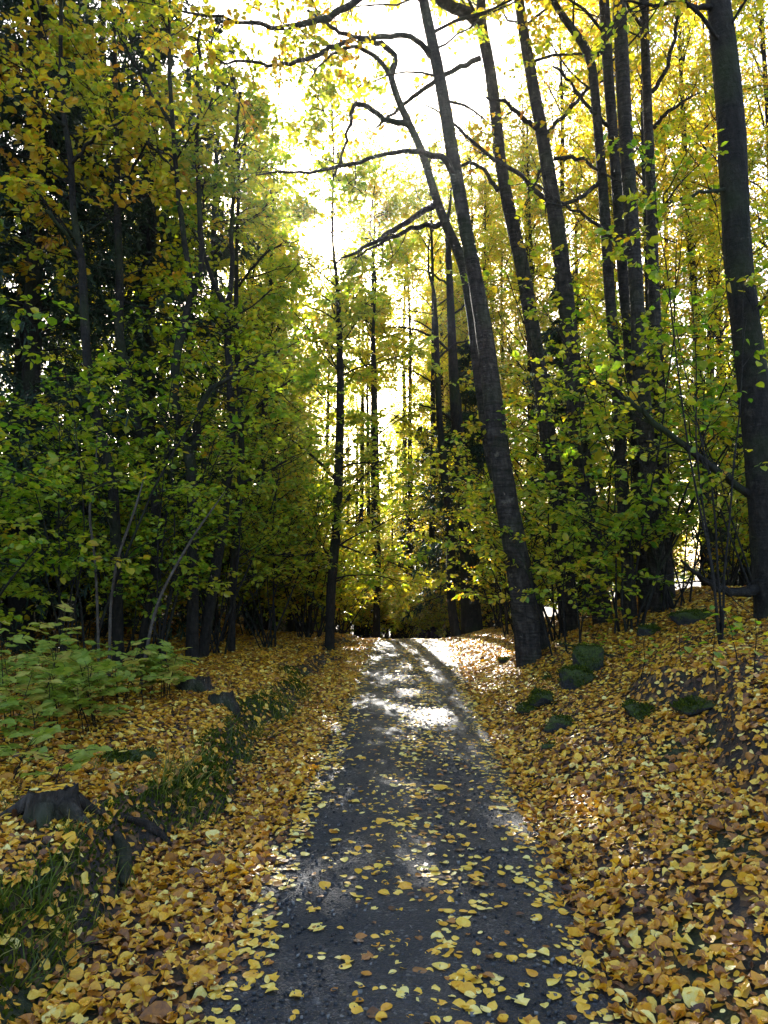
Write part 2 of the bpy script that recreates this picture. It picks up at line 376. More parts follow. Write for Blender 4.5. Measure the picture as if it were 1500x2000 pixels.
xs = np.unique(np.concatenate([np.arange(-4.5, 6.5, 0.075), -4.5 - np.geomspace(0.15, 240, 42), 6.5 + np.geomspace(0.15, 240, 42)]))
ys = np.unique(np.concatenate([np.arange(-1.0, 14, 0.075), np.arange(14, 24, 0.2), 24 + np.geomspace(0.4, 300, 42), -1.0 - np.geomspace(0.2, 120, 28)]))
X, Y = np.meshgrid(xs, ys); Z = height(X, Y)
mb = MB(); nx = len(xs); i = np.arange(len(ys) - 1)[:, None] * nx; j = np.arange(nx - 1)[None]
mb.add(np.stack([X, Y, Z], -1), np.stack([i + j, i + j + 1, i + nx + j + 1, i + nx + j], -1))
ground = link('ground', mb.mesh('ground', [M_GROUND])); tag(ground, 'dark forest soil with moss rising into a bank', None, None, 'structure')
py = np.arange(-3, 36, 0.1); px = np.linspace(-PATH_HW - 0.03, PATH_HW + 0.03, 25)
PX, PY = np.meshgrid(px, py)
PXw = PX + path_c(PY) + 0.03 * np.sin(PY * 3.1 + PX * 2) * (np.abs(PX) > 0.7)
PZ = base_z(PY) + 0.012 * (1 - (PX / PATH_HW) ** 2) + 0.006 * np.sin(PX * 7 + 0.5 * PY) - 0.02 * (np.abs(PX) > PATH_HW)
mb = MB(); nx = len(px); i = np.arange(len(py) - 1)[:, None] * nx; j = np.arange(nx - 1)[None]
mb.add(np.stack([PXw, PY, PZ], -1), np.stack([i + j, i + j + 1, i + nx + j + 1, i + nx + j], -1))
tag(link('path', mb.mesh('path', [M_PATH])), 'dark wet gravel path running to the crest', None, None, 'structure')

def surf(x, y):                                             # top of path or ground
    c = path_c(y); return np.where(np.abs(x - c) < PATH_HW, base_z(y) + 0.012 * (1 - ((x - c) / PATH_HW) ** 2) + 0.002, height(x, y))

# ------------------------------------------------------------------ trees
def smooth_path(pts, n):
    pts = np.asarray(pts, float); s = np.concatenate([[0], np.cumsum(np.linalg.norm(np.diff(pts, axis=0), axis=1))])
    t = np.linspace(0, s[-1], n)
    out = np.stack([np.interp(t, s, pts[:, k]) for k in range(pts.shape[1])], 1)
    for _ in range(2): out[1:-1] = 0.25 * out[:-2] + 0.5 * out[1:-1] + 0.25 * out[2:]
    return out

class Tree:
    def __init__(s, name, label, cat, base, group=None):
        s.o = empty(name, tuple(base), label, cat, group); s.base = np.asarray(base, float)
    def part(s, name, mbuilder, mats, parent=None, kind=None):
        o = link(name, mbuilder.mesh(name, mats, s.base), s.o if parent is None else parent)
        if kind: o['kind'] = kind
        return o

def traced(pix, Y, dy=0.0):
    """trace of a stem in photo pixels (u, v, width px), bottom first, standing at depth Y"""
    P, R = [], []
    for k, (u, v, w) in enumerate(pix):
        yy = Y + dy * k / max(len(pix) - 1, 1); p = at(u, v, yy)
        P.append(p); R.append(0.5 * w / F_PX * (yy / ray(u, v)[1]) * 0.95)
    return np.array(P), np.array(R)

def hero_tree(seed, label, pix, Y, top, bark, branches=(), crown=None, group=None, dy=0.0, name='tree', cat='tree', flare=1.08, extra=(), ws=1.0):
    rng = np.random.default_rng(seed)
    P, R = traced(pix, Y, dy); R = R * ws
    base = np.array([P[0, 0], P[0, 1], float(height(P[0, 0], P[0, 1]))]); P[0] = base - [0, 0, 0.12]
    if top > P[-1, 2]:                                      # carry the stem on above the frame
        d = nrm(P[-1] - P[-2]); d = nrm(d * 0.5 + UP * 0.7); n = 5
        st = (top - P[-1, 2]) / n / max(d[2], 0.3)
        for k in range(1, n + 1):
            P = np.vstack([P, P[-1] + d * st + rng.normal(0, 0.08, 3)]); R = np.append(R, max(R[-1] * 0.78, 0.015))
    PR = smooth_path(np.column_stack([P, R]), max(18, 4 * len(P)))
    P, R = PR[:, :3], PR[:, 3]
    hgt = P[:, 2] - base[2]; R = R * (1 + (flare - 1) * np.exp(-np.clip(hgt, 0, 9) / 0.22))
    T = Tree(name, label, cat, base, group)
    m = MB(); tube(m, P, R, 14, 0, 0.035, rng); T.part('trunk', m, [bark])
    for (pix2, dy2) in extra:                               # further stems of the same tree
        Q, S = traced(pix2, Y, dy2)
        if pix2[0][1] > 1100: Q[0, 2] = float(height(Q[0, 0], Q[0, 1])) - 0.1
        QS = smooth_path(np.column_stack([Q, S]), 4 * len(Q)); m = MB(); tube(m, QS[:, :3], QS[:, 3], 12, 0, 0.035, rng); T.part('trunk', m, [bark])
    cm = MB(); cl = crown or {}
    for br in branches:                                     # traced limbs, each with twigs and a few leaves
        pix2, dy2, lv = br[:3]
        Q, S = traced(pix2, Y, dy2); QS = smooth_path(np.column_stack([Q, S]), 3 * len(Q) + 2)
        QS[1:-1, :3] += rng.normal(0, 0.012, (len(QS) - 2, 3))
        m = MB(); tube(m, QS[:, :3], np.maximum(QS[:, 3], 0.004), 7, 0, 0.04, rng); T.part('branch', m, [bark])
        B = QS[None, :, :3]
        sub_n = max(3, int(np.linalg.norm(Q[-1] - Q[0]) * 5))
        bi = np.zeros(sub_n, int); t = rng.uniform(0.3, 1, sub_n); p, tg = along(B, bi, t)
        S2 = grow(rng, p, tg * 0.7 + rng.normal(0, 0.6, (sub_n, 3)), rng.uniform(0.35, 0.9, sub_n), 6, 0.2, -0.02)
        tubes(cm, S2, np.linspace(0.009, 0.003, 6)[None] * np.ones((sub_n, 1)), 4, 0)
        if lv:
            foliage(cm, rng, S2, 0, 4, 0.28, lv, cl.get('lsize', 0.06), cl.get('hue', 0.55), cl.get('hsd', 0.1), 'mid', 0.6, 0.2, 0.4)
        else:
            W = grow(rng, *along(S2, np.repeat(np.arange(sub_n), 3), rng.uniform(.3, 1, 3 * sub_n)), rng.uniform(.1, .4, 3 * sub_n), 4, 0.35, -0.05)
            tubes(cm, W, np.full((3 * sub_n, 4), 0.0025), 3, 0)
    if crown:
        c = crown
        CB, ln = crown_branches(rng, P, max(c['z0'], P[0, 2]) , min(c['z1'], P[-1, 2]), c['nb'], c['blen'], c.get('e0', 40), c.get('e1', 60), 7, 0.14, c.get('grav', 0.0), c.get('taper', 0.6), c.get('az'))
        tubes(cm, CB, np.linspace(1, 0.25, 7)[None] * (0.008 + 0.006 * ln[:, None]), 5, 0)
        S = grow(rng, *along(CB, np.repeat(np.arange(len(CB)), 4), rng.uniform(.25, .95, 4 * len(CB))), np.repeat(ln, 4) * rng.uniform(.25, .5, 4 * len(CB)), 5, 0.25, 0.0)
        tubes(cm, S, np.linspace(0.008, 0.003, 5)[None] * np.ones((len(S), 1)), 3, 0)
        foliage(cm, rng, np.concatenate([S]), 0, c.get('ntw', 4), c.get('twlen', 0.35), c.get('nl', 8), c.get('lsize', 0.065), c.get('hue', 0.55), c.get('hsd', 0.1), c.get('kind', 'mid'), c.get('tilt', 0.55), 0.15, 0.35, twig_k=3)
    if cm.n: T.part('crown', cm, [bark, M_LEAF], kind='stuff')
    return T

def generic_tree(seed, name, label, cat, base, H, r0, z0, nb, blen, hue, hsd=0.09, lsize=0.09, ntw=6, nl=11, sub=4, e0=35, e1=65, lean=(0, 0), bark=None, kind='far', twlen=0.45, group=None, taper=0.6, gap=False, grav=0.0, lowbare=0):
    rng = np.random.default_rng(seed); bark = bark or M_BARK_D
    base = np.asarray(base, float); n = 14; f = np.linspace(0, 1, n)
    P = base + np.stack([lean[0] * f ** 1.4 * H + np.cumsum(rng.normal(0, 0.012 * H / 6, n)), lean[1] * f * H + np.cumsum(rng.normal(0, 0.012 * H / 6, n)), f * H - 0.15], 1)
    P[0, :2] = base[:2]
    R = r0 * (1 - 0.85 * f) * (1 + 0.5 * np.exp(-f * H / 0.25))
    T = Tree(name, label, cat, base, group)
    PR = smooth_path(np.column_stack([P, R]), 26)
    m = MB(); tube(m, PR[:, :3], PR[:, 3], 9, 0, 0.04, rng); T.part('trunk', m, [bark])
    cm = MB(); P = PR[:, :3]
    CB, ln = crown_branches(rng, P, base[2] + z0, base[2] + H * 0.97, nb, blen, e0, e1, 6, 0.15, grav, taper)
    tubes(cm, CB, np.linspace(1, 0.25, 6)[None] * (0.008 + 0.007 * ln[:, None]), 4, 0)
    if lowbare:
        LB, l2 = crown_branches(rng, P, base[2] + 1.0, base[2] + z0 + 1, lowbare, blen * 0.6, 0, 20, 6, 0.15, -0.02, 0.1)
        tubes(cm, LB, np.linspace(1, 0.25, 6)[None] * (0.005 + 0.004 * l2[:, None]), 3, 0)
    S = grow(rng, *along(CB, np.repeat(np.arange(nb), sub), rng.uniform(.2, .95, sub * nb)), np.repeat(ln, sub) * rng.uniform(.25, .55, sub * nb), 4, 0.25, 0.0)
    foliage(cm, rng, S, 0, ntw, twlen, nl, lsize, hue, hsd, kind, 0.6, 0.1, 0.4, twig_k=2, gap=gap)
    T.part('crown', cm, [bark, M_LEAF], kind='stuff')
    return T

def shrub(seed, label, base, H, spread, nst, lsize, hue, hsd=0.1, nbr=9, ntw=5, nl=7, kind='mid', t0=0.25, lean=(0, 0), tilt=0.4, group=None, name='hazel_shrub', bark=None, blen=0.9, r=0.016, droop=0.15):
    rng = np.random.default_rng(seed); bark = bark or M_BARK_D
    base = np.array([base[0], base[1], float(height(base[0], base[1]))])
    T = Tree(name, label, 'shrub', base, group)
    a = rng.uniform(0, 6.28, nst); el = np.radians(rng.uniform(62, 86, nst))
    d = np.stack([np.cos(a) * np.cos(el) * spread + lean[0], np.sin(a) * np.cos(el) * spread + lean[1], np.sin(el)], 1)
    st = base + np.stack([rng.normal(0, 0.10, nst), rng.normal(0, 0.10, nst), np.full(nst, -0.08)], 1)
    P = grow(rng, st, d, H * rng.uniform(0.65, 1.1, nst), 10, 0.06, -0.012)
    for k in range(nst):
        m = MB(); tube(m, P[k], np.linspace(1, 0.25, 10) * r * rng.uniform(0.7, 1.4), 6, 0, 0.03, rng); T.part('stem', m, [bark])
    nb = nst * nbr; bi = np.repeat(np.arange(nst), nbr); t = rng.uniform(t0, 1, nb); p, tg = along(P, bi, t)
    a = rng.uniform(0, 6.28, nb); hd = np.stack([np.cos(a), np.sin(a), rng.uniform(-0.1, 0.45, nb)], 1)
    ln = blen * rng.uniform(0.5, 1.2, nb)
    B = grow(rng, p, hd * 0.9 + tg * 0.45, ln, 6, 0.13, -0.03)
    cm = MB(); tubes(cm, B, np.linspace(0.007, 0.003, 6)[None] * np.ones((nb, 1)), 4, 0)
    foliage(cm, rng, B, 0, ntw, 0.3, nl, lsize, hue, hsd, kind, tilt, 0.15, 0.18, droop, twig_k=3, twr=0.0025)
    T.part('crown', cm, [bark, M_LEAF], kind='stuff')
    return T

# ---- right hand row
Y2 = hit(1040, 1292)[1]
hero_tree(11, 'thick leaning grey trunk nearest the path, dark mossy foot by the stones', [(1036, 1294, 50), (1026, 1200, 52), (1008, 1080, 50), (988, 980, 48), (974, 880, 44), (960, 760, 38), (945, 640, 34), (930, 550, 31), (912, 460, 29), (898, 380, 28), (880, 280, 26), (866, 190, 25), (848, 100, 23), (826, 0, 21)],
    Y2, 15.5, M_BARK, [
    ([(842, 110, 14), (815, 75, 12), (780, 67, 11), (740, 74, 11), (690, 78, 10), (645, 92, 10), (600, 115, 9), (540, 128, 8), (480, 120, 6), (430, 122, 4)], -1.0, 10),
    ([(892, 352, 14), (880, 312, 14), (825, 292, 12), (750, 300, 9), (700, 320, 8), (600, 336, 6), (500, 342, 3)], -0.8, 0),
    ([(815, -50, 20), (760, -40, 17), (700, 2, 15), (625, 42, 13), (565, 57, 11), (500, 50, 8), (425, 32, 6), (330, 20, 4)], -1.5, 14),
    ], dict(z0=7.8, z1=15.3, nb=28, blen=3.2, e0=25, e1=60, lsize=0.06, hue=0.62, ntw=6, nl=9))
hero_tree(12, 'slimmer twin stem beside the thick leaning trunk, arching left with crooked limbs', [(1058, 1262, 40), (1042, 1180, 36), (1016, 1080, 32), (960, 900, 28), (936, 740, 25), (924, 620, 23), (905, 510, 21), (866, 430, 19), (843, 360, 17), (824, 292, 16), (800, 245, 15), (776, 195, 14), (763, 148, 13)],
    Y2 + 0.55, 8.6, M_BARK, [
    ([(764, 148, 15), (776, 125, 14), (770, 100, 13), (748, 86, 12), (700, 80, 10), (655, 60, 8), (600, 20, 6)], -0.3, 10),
    ([(802, 246, 14), (770, 240, 13), (748, 234, 12), (722, 210, 11), (695, 196, 10), (686, 225, 8), (672, 290, 6), (655, 345, 4)], -0.5, 0),
    ([(852, 396, 14), (810, 425, 11), (750, 462, 9), (705, 488, 7), (655, 515, 4)], -0.6, 0),
    ([(862, 437, 12), (805, 444, 9), (750, 470, 7), (690, 505, 3)], 0.5, 0),
    ([(764, 150, 11), (735, 105, 9), (690, 85, 8), (640, 110, 5), (610, 150, 3)], -0.8, 8),
    ], None, flare=1.2)
Y3 = 11.6
hero_tree(13, 'tall grey trunk forking left near the top edge, second from the path', [(1112, 1190, 40), (1098, 1050, 37), (1084, 940, 36), (1070, 850, 34), (1052, 710, 31), (1022, 530, 28), (992, 400, 25), (977, 320, 24), (970, 240, 24), (957, 130, 23), (938, 45, 22), (942, -40, 16)],
    Y3, 15, M_BARK, [
    ([(940, 50, 26), (915, 22, 25), (880, 14, 23), (850, -5, 20), (800, -60, 16)], -0.4, 6),
    ([(938, 114, 12), (870, 145, 10), (825, 172, 9), (775, 215, 7), (735, 250, 4)], -0.6, 4),
    ([(972, 372, 10), (940, 320, 8), (905, 322, 7), (860, 318, 4)], 0.6, 3),
    ([(1005, 440, 9), (1030, 380, 7), (1060, 330, 5), (1075, 270, 3)], 0.4, 5),
    ], dict(z0=9.2, z1=15, nb=16, blen=3.0, lsize=0.07, hue=0.6, ntw=6, nl=9))
Y4 = 11.0
hero_tree(14, 'straight grey trunk third from the path, bare lower limbs crossing it', [(1180, 1215, 42), (1160, 1080, 40), (1140, 920, 38), (1128, 840, 37), (1114, 660, 35), (1092, 470, 32), (1062, 280, 25), (1034, 130, 23), (1012, 0, 21)],
    Y4, 15.5, M_BARK, [
    ([(1066, 392, 11), (1020, 345, 9), (950, 300, 8), (905, 262, 7), (875, 230, 5), (830, 205, 3)], -0.7, 0),
    ([(1050, 252, 11), (1012, 220, 9), (985, 200, 7), (950, 190, 5)], -0.5, 4),
    ([(1068, 260, 10), (1110, 215, 8), (1150, 170, 6), (1180, 120, 4)], 0.5, 5),
    ([(1082, 310, 9), (1130, 305, 8), (1160, 330, 6), (1210, 355, 4)], -0.6, 5),
    ], dict(z0=9.0, z1=15.3, nb=16, blen=3.0, lsize=0.07, hue=0.62, ntw=6, nl=9))
Y5 = 10.6
hero_tree(seed=15, ws=0.72, label='narrow crooked stem bending left at the top, left of the paired trunks', pix=[(1232, 1180, 38), (1215, 950, 34), (1205, 750, 32), (1190, 560, 30), (1180, 400, 28), (1168, 250, 27), (1155, 110, 25), (1128, 68, 22), (1092, 25, 19), (1070, -20, 16)],
    Y=Y5, top=11, bark=M_BARK, branches=[
    ([(1155, 112, 10), (1185, 90, 8), (1200, 40, 6), (1205, -20, 4)], 0.4, 5),
    ([(1176, 350, 10), (1130, 390, 8), (1090, 400, 6), (1050, 360, 4)], -0.5, 0),
    ], crown=dict(z0=8.6, z1=11, nb=8, blen=2.0, lsize=0.07, hue=0.62, ntw=6, nl=9))
Y6 = 10.3
hero_tree(seed=16, ws=0.68, label='left one of two straight trunks pressed side by side on the right bank', pix=[(1262, 1170, 44), (1250, 950, 40), (1238, 760, 36), (1216, 520, 34), (1200, 300, 32), (1186, 120, 31), (1180, 0, 30)],
    Y=Y6 + 0.4, top=15, bark=M_BARK, branches=[([(1196, 250, 9), (1150, 215, 8), (1110, 150, 6), (1080, 130, 4)], -0.6, 4)],
    crown=dict(z0=9.0, z1=15, nb=14, blen=2.8, lsize=0.07, hue=0.64, ntw=6, nl=9))
hero_tree(seed=17, ws=0.72, label='right one of two straight trunks pressed side by side on the right bank', pix=[(1290, 1165, 52), (1272, 980, 48), (1252, 760, 44), (1243, 560, 42), (1230, 380, 40), (1218, 180, 38), (1209, 0, 36)],
    Y=Y6, top=16, bark=M_BARK, branches=[
    ([(1240, 500, 10), (1195, 460, 8), (1150, 425, 7), (1100, 400, 5), (1055, 395, 3)], -0.6, 0),
    ], crown=dict(z0=9.0, z1=16, nb=16, blen=2.8, lsize=0.07, hue=0.66, ntw=6, nl=9))
hero_tree(seed=18, ws=0.7, label='grey trunk with a curved side limb, between the paired trunks and the big dark one', pix=[(1305, 1160, 42), (1292, 950, 36), (1285, 760, 34), (1278, 600, 33), (1272, 400, 30), (1264, 180, 27), (1256, 0, 24)],
    Y=Y6 + 0.7, top=14.5, bark=M_BARK, branches=[
    ([(1270, 182, 10), (1298, 146, 9), (1318, 80, 7), (1326, 0, 5)], -0.5, 5),
    ([(1276, 250, 10), (1300, 220, 8), (1330, 200, 6), (1370, 180, 3)], -0.5, 6),
    ], crown=dict(z0=9.0, z1=14.5, nb=14, blen=2.8, lsize=0.07, hue=0.64, ntw=6, nl=9))
Y1 = 7.9
hero_tree(seed=19, ws=0.98, label='big dark trunk at the right edge, standing on top of the bank', pix=[(1512, 1190, 78), (1500, 1050, 70), (1488, 900, 66), (1474, 760, 64), (1452, 600, 60), (1440, 480, 56), (1434, 350, 55), (1426, 220, 53), (1413, 90, 51), (1402, 0, 49)],
    Y=Y1, top=14, bark=M_BARK_D, branches=[
    ([(1400, 18, 14), (1370, 12, 11), (1330, 6, 9), (1280, 8, 7), (1220, 2, 4)], -0.5, 5),
    ([(1424, 370, 10), (1390, 372, 8), (1340, 385, 6), (1280, 410, 3)], -0.6, 5),
    ([(1465, 968, 16), (1430, 940, 16), (1385, 908, 15), (1335, 868, 14), (1275, 824, 12), (1230, 782, 10), (1165, 745, 6)], -0.7, 3),
    ([(1482, 1150, 22), (1440, 1160, 18), (1390, 1145, 14), (1355, 1120, 9), (1330, 1095, 5)], -0.8, 0),
    ([(1452, 640, 9), (1480, 600, 8), (1510, 560, 6), (1540, 500, 4)], -0.3, 6),
    ], crown=dict(z0=7.0, z1=13.5, nb=14, blen=2.6, lsize=0.07, hue=0.5, ntw=6, nl=9))
# ---- by the crest, right
hero_tree(21, 'dark straight trunk with bare twigs, right of the path crest', [(922, 1222, 46), (917, 1150, 36), (910, 1030, 30), (900, 900, 26), (888, 775, 22), (882, 650, 18), (877, 520, 13), (873, 430, 9)],
    18.0, 12, M_BARK_D, [([(884, 690, 6), (850, 660, 5), (800, 640, 4), (760, 640, 2)], -0.6, 0), ([(886, 740, 6), (920, 720, 5), (960, 715, 3)], 0.3, 0), ([(880, 620, 5), (915, 590, 4), (950, 580, 2)], .3, 0), ([(893, 830, 6), (860, 800, 5), (820, 790, 3)], -.6, 0), ([(879, 560, 5), (840, 530, 4), (810, 525, 2)], -.4, 0)], None)
hero_tree(22, 'thin dark tree with a curved foot, right of the path crest', [(893, 1222, 20), (882, 1190, 18), (880, 1130, 18), (880, 1020, 17), (865, 910, 15), (857, 800, 13), (852, 650, 10), (848, 560, 7)],
    17.6, 10, M_BARK_D, [([(858, 760, 5), (820, 730, 4), (780, 715, 2)], -0.4, 0), ([(856, 700, 5), (890, 670, 4), (930, 660, 2)], .4, 0), ([(852, 650, 4), (815, 625, 3), (780, 622, 2)], -.4, 0)], None)
# ---- left hand stems
hero_tree(seed=31, ws=0.72, label='tall dark stem with golden orange leaves high at the left edge', pix=[(232, 1290, 34), (230, 1180, 31), (226, 1060, 30), (220, 930, 28), (200, 865, 27), (187, 800, 26), (172, 725, 25), (165, 620, 24), (160, 500, 21), (143, 425, 19), (138, 300, 17), (124, 230, 14), (118, 100, 12), (120, 0, 10)],
    Y=9.6, top=11.5, bark=M_BARK_D, branches=[
    ([(160, 510, 9), (110, 430, 7), (50, 380, 5), (-20, 360, 3)], -0.8, 9), ([(140, 320, 8), (190, 260, 6), (240, 235, 4)], -0.8, 9),
    ([(150, 470, 8), (100, 420, 6), (60, 340, 4)], 0.6, 9), ([(130, 250, 8), (70, 200, 6), (10, 185, 4)], -0.6, 9),
    ], crown=dict(z0=5.3, z1=11, nb=20, blen=1.9, e0=15, e1=45, lsize=0.08, hue=0.66, hsd=0.10, ntw=6, nl=8, taper=0.4))
hero_tree(seed=32, ws=0.72, label='dark stem bending left to right, second from the left edge', pix=[(275, 1290, 34), (285, 1225, 33), (304, 1150, 31), (307, 1050, 30), (304, 975, 28), (294, 890, 27), (278, 850, 27), (258, 800, 26), (245, 730, 26), (232, 650, 25), (234, 550, 23), (230, 430, 20), (228, 300, 16), (225, 150, 12), (222, 40, 9)],
    Y=10.6, top=10.5, bark=M_BARK_D, branches=[([(232, 420, 8), (260, 330, 6), (290, 270, 4)], -0.5, 8), ([(300, 930, 9), (335, 880, 7), (380, 850, 4)], -0.6, 6)],
    crown=dict(z0=5.5, z1=10.5, nb=18, blen=1.8, e0=20, e1=50, lsize=0.08, hue=0.6, hsd=0.1, ntw=6, nl=8, taper=0.4))
hero_tree(seed=33, ws=0.74, label='dark trunk that splits in a narrow V below the bright sky gap', pix=[(375, 1300, 36), (377, 1180, 33), (377, 1060, 32), (377, 960, 32), (370, 885, 32), (356, 850, 26), (345, 810, 24), (340, 750, 24), (345, 690, 24), (360, 625, 22), (376, 578, 20), (372, 540, 16), (362, 490, 15), (355, 430, 15), (345, 350, 14), (338, 250, 12), (331, 150, 11), (330, 40, 9)],
    Y=10.2, top=10.5, bark=M_BARK_D, branches=[
    ([(378, 578, 14), (395, 520, 12), (394, 450, 11), (388, 380, 10), (383, 300, 9), (388, 150, 7), (392, 40, 5)], 0.3, 4),
    ([(372, 884, 20), (386, 850, 18), (388, 800, 14), (410, 760, 11), (450, 735, 9), (500, 705, 7), (560, 680, 4)], -0.5, 6),
    ([(338, 250, 8), (300, 190, 6), (260, 120, 5), (230, 60, 3)], -0.6, 7), ([(345, 340, 7), (300, 290, 5), (270, 270, 3)], -0.4, 8),
    ], crown=dict(z0=7.0, z1=10.5, nb=16, blen=1.6, e0=25, e1=55, lsize=0.075, hue=0.50, hsd=0.08, ntw=6, nl=7, taper=0.3))
hero_tree(seed=34, ws=0.72, label='dark leaning trunk with a fork, right of the V-shaped one', pix=[(392, 1300, 34), (414, 1160, 31), (425, 1085, 30), (437, 1020, 28), (441, 950, 28), (450, 890, 26), (452, 825, 24), (450, 750, 22), (444, 660, 20), (442, 600, 18), (426, 572, 15), (410, 535, 12), (395, 480, 9)],
    Y=10.9, top=7.2, bark=M_BARK_D, branches=[
    ([(442, 605, 12), (452, 560, 11), (453, 450, 9), (455, 300, 7), (470, 180, 5)], 0.4, 4),
    ([(450, 850, 10), (500, 800, 8), (540, 760, 6), (590, 735, 4)], -0.5, 7), ([(440, 960, 9), (500, 930, 7), (560, 900, 4)], -0.5, 7),
    ], crown=dict(z0=4.0, z1=7.2, nb=16, blen=1.7, e0=15, e1=50, lsize=0.075, hue=0.42, hsd=0.08, ntw=6, nl=8, taper=0.3))
hero_tree(seed=35, ws=0.72, label='thin straight stem right of the leaning forked trunk', pix=[(452, 1290, 22), (455, 1100, 20), (463, 1040, 20), (468, 970, 19), (472, 870, 18), (470, 790, 17), (463, 690, 15), (461, 560, 13), (464, 430, 10), (468, 330, 7)],
    Y=11.8, top=9, bark=M_BARK_D, branches=[([(466, 560, 6), (510, 500, 5), (560, 470, 3)], -0.4, 5)], crown=dict(z0=3.6, z1=9, nb=18, blen=1.5, e0=15, e1=50, lsize=0.075, hue=0.45, hsd=0.08, ntw=6, nl=7, taper=0.4))
hero_tree(seed=36, ws=0.78, label='slim dark trunk in sunlit yellow-green leaves left of the path crest', pix=[(643, 1262, 26), (646, 1150, 24), (656, 1050, 24), (661, 950, 24), (664, 850, 22), (665, 740, 19), (662, 640, 15), (660, 560, 10)],
    Y=13.5, top=10.5, bark=M_BARK_D, branches=[([(662, 1000, 9), (700, 940, 7), (740, 900, 4)], 0.5, 6), ([(660, 940, 8), (610, 890, 6), (570, 860, 3)], -0.5, 6)],
    crown=dict(z0=1.2, z1=10.3, nb=56, blen=2.0, e0=10, e1=50, lsize=0.075, hue=0.47, hsd=0.08, ntw=6, nl=8, taper=0.5))
hero_tree(seed=37, ws=0.8, label='thin upright trunk at the left side of the path crest', pix=[(735, 1240, 20), (737, 1100, 18), (735, 980, 17), (734, 860, 15), (732, 740, 12), (728, 640, 8)],
    Y=19.5, top=12, bark=M_BARK_D, branches=[], crown=dict(z0=4.2, z1=12, nb=34, blen=2.0, e0=15, e1=55, lsize=0.085, hue=0.56, hsd=0.08, ntw=6, nl=8, taper=0.5))
for seed, lab, pix, Y in ((41, 'pale dead sapling with a kink, farthest left in the dim thicket', [(196, 1290, 6), (190, 1180, 6), (186, 1090, 5), (172, 1000, 5), (186, 930, 4), (190, 850, 2)], 8.4),
                          (42, 'pale dead sapling curving up to the right in the dim thicket', [(214, 1300, 7), (216, 1170, 6), (230, 1085, 6), (264, 995, 5), (285, 920, 2)], 8.2),
                          (43, 'pale dead sapling leaning hard to the right across dark trunks', [(272, 1290, 7), (296, 1215, 7), (318, 1150, 6), (385, 1035, 5), (440, 960, 2)], 8.0)):
    hero_tree(seed, lab, pix, Y, 0, M_BARK_P, [], None, name='dead_sapling', cat='sapling', flare=1.0)

# ---- spruces
def spruce(seed, label, base, H, bl=3.0, nb=150, group=None):
    rng = np.random.default_rng(seed); T = Tree('spruce_tree', label, 'tree', base, group)
    n = 12; f = np.linspace(0, 1, n); P = np.asarray(base) + np.stack([rng.normal(0, .02, n), rng.normal(0, .02, n), f * H - 0.1], 1)
    m = MB(); tube(m, P, 0.011 * H * (1 - 0.93 * f), 9, 0, 0.03, rng); T.part('trunk', m, [M_BARK_D])
    cm = MB()
    B, ln = crown_branches(rng, P, base[2] + 1.4, base[2] + H * 0.985, nb, bl, -12, 25, 7, 0.06, -0.03, 0.93)
    tubes(cm, B, np.linspace(1, 0.2, 7)[None] * (0.006 + 0.006 * ln[:, None]), 4, 0)
    nt = 14; M = nb * nt; bi = np.repeat(np.arange(nb), nt); t = rng.uniform(0.12, 1, M); p, tg = along(B, bi, t)
    lat = nrm(np.cross(tg, UP)) * rng.choice([-1, 1], M)[:, None]
    d = tg * 0.6 + lat * 0.7 - UP * rng.uniform(0.2, 0.9, (M, 1))
    W = grow(rng, p, d, (0.15 + 0.17 * ln[bi]) * rng.uniform(0.6, 1.3, M), 4, 0.08, -0.12)
    nn = 13; wi = np.repeat(np.arange(M), nn); p, tg = along(W, wi, rng.uniform(0, 1, M * nn))
    dd = nrm(tg * 0.9 + rng.normal(0, 0.5, (M * nn, 3))); nr = nrm(rng.normal(0, 1, (M * nn, 3)))
    v0 = np.array([[0, -0.09, 0], [0, 0.09, 0], [1, 0.05, 0], [1, -0.05, 0]]); latn = nrm(np.cross(nr, dd))
    sz = rng.uniform(0.08, 0.16, M * nn)
    V = p[:, None] + sz[:, None, None] * (v0[:, 0][None, :, None] * dd[:, None] + v0[:, 1][None, :, None] * 1.4 * latn[:, None])
    cm.add(V, np.arange(M * nn * 4).reshape(-1, 4), 1, np.repeat(rng.uniform(0, 1, M * nn), 4), False)
    T.part('crown', cm, [M_BARK_D, M_NEEDLE], kind='stuff')
    return T
def gp(x, y): return np.array([x, y, float(height(x, y))])
SG = 'dark spruces in the wood on the left'
sp1 = spruce(51, 'tall dark spruce in the gloom behind the leafy stems on the left', gp(-6.2, 12.5), 19, 3.3, 190, SG)
for k, (x, y, s) in enumerate([(-5.5, 11.3, 0.9), (-4.4, 13.6, 0.8), (-7.0, 10.2, 0.9), (-8.3, 14.5, 1.05), (-5.2, 15.5, 0.95), (-7.2, 18, 1.1), (-10.5, 12.0, 1.0), (-4.6, 19.5, 0.9), (-9.5, 21, 1.15), (-12.5, 17, 1.1), (-8.2, 9.8, 0.85), (-3.9, 24.5, 0.8), (-7.0, 26, 1.1), (-11.5, 27, 1.1), (-15, 22, 1.1), (-10, 33, 1.2), (-5.6, 30, 1.1), (-16, 30, 1.2)]):
    copy_tree(sp1.o, gp(x, y), 1.3 * k + 0.5, s)
sp2 = spruce(52, 'young spruce with drooping boughs right of the path crest behind thin trunks', gp(2.3, 20.5), 8.5, 2.0, 110)
copy_tree(sp2.o, gp(4.4, 17.5), 2.0, 1.0, 'dark spruce between the leaning trunk and the second grey trunk')
copy_tree(sp2.o, gp(1.6, 30), 4.0, 1.1, 'hazy spruce down the slope beyond the path crest')
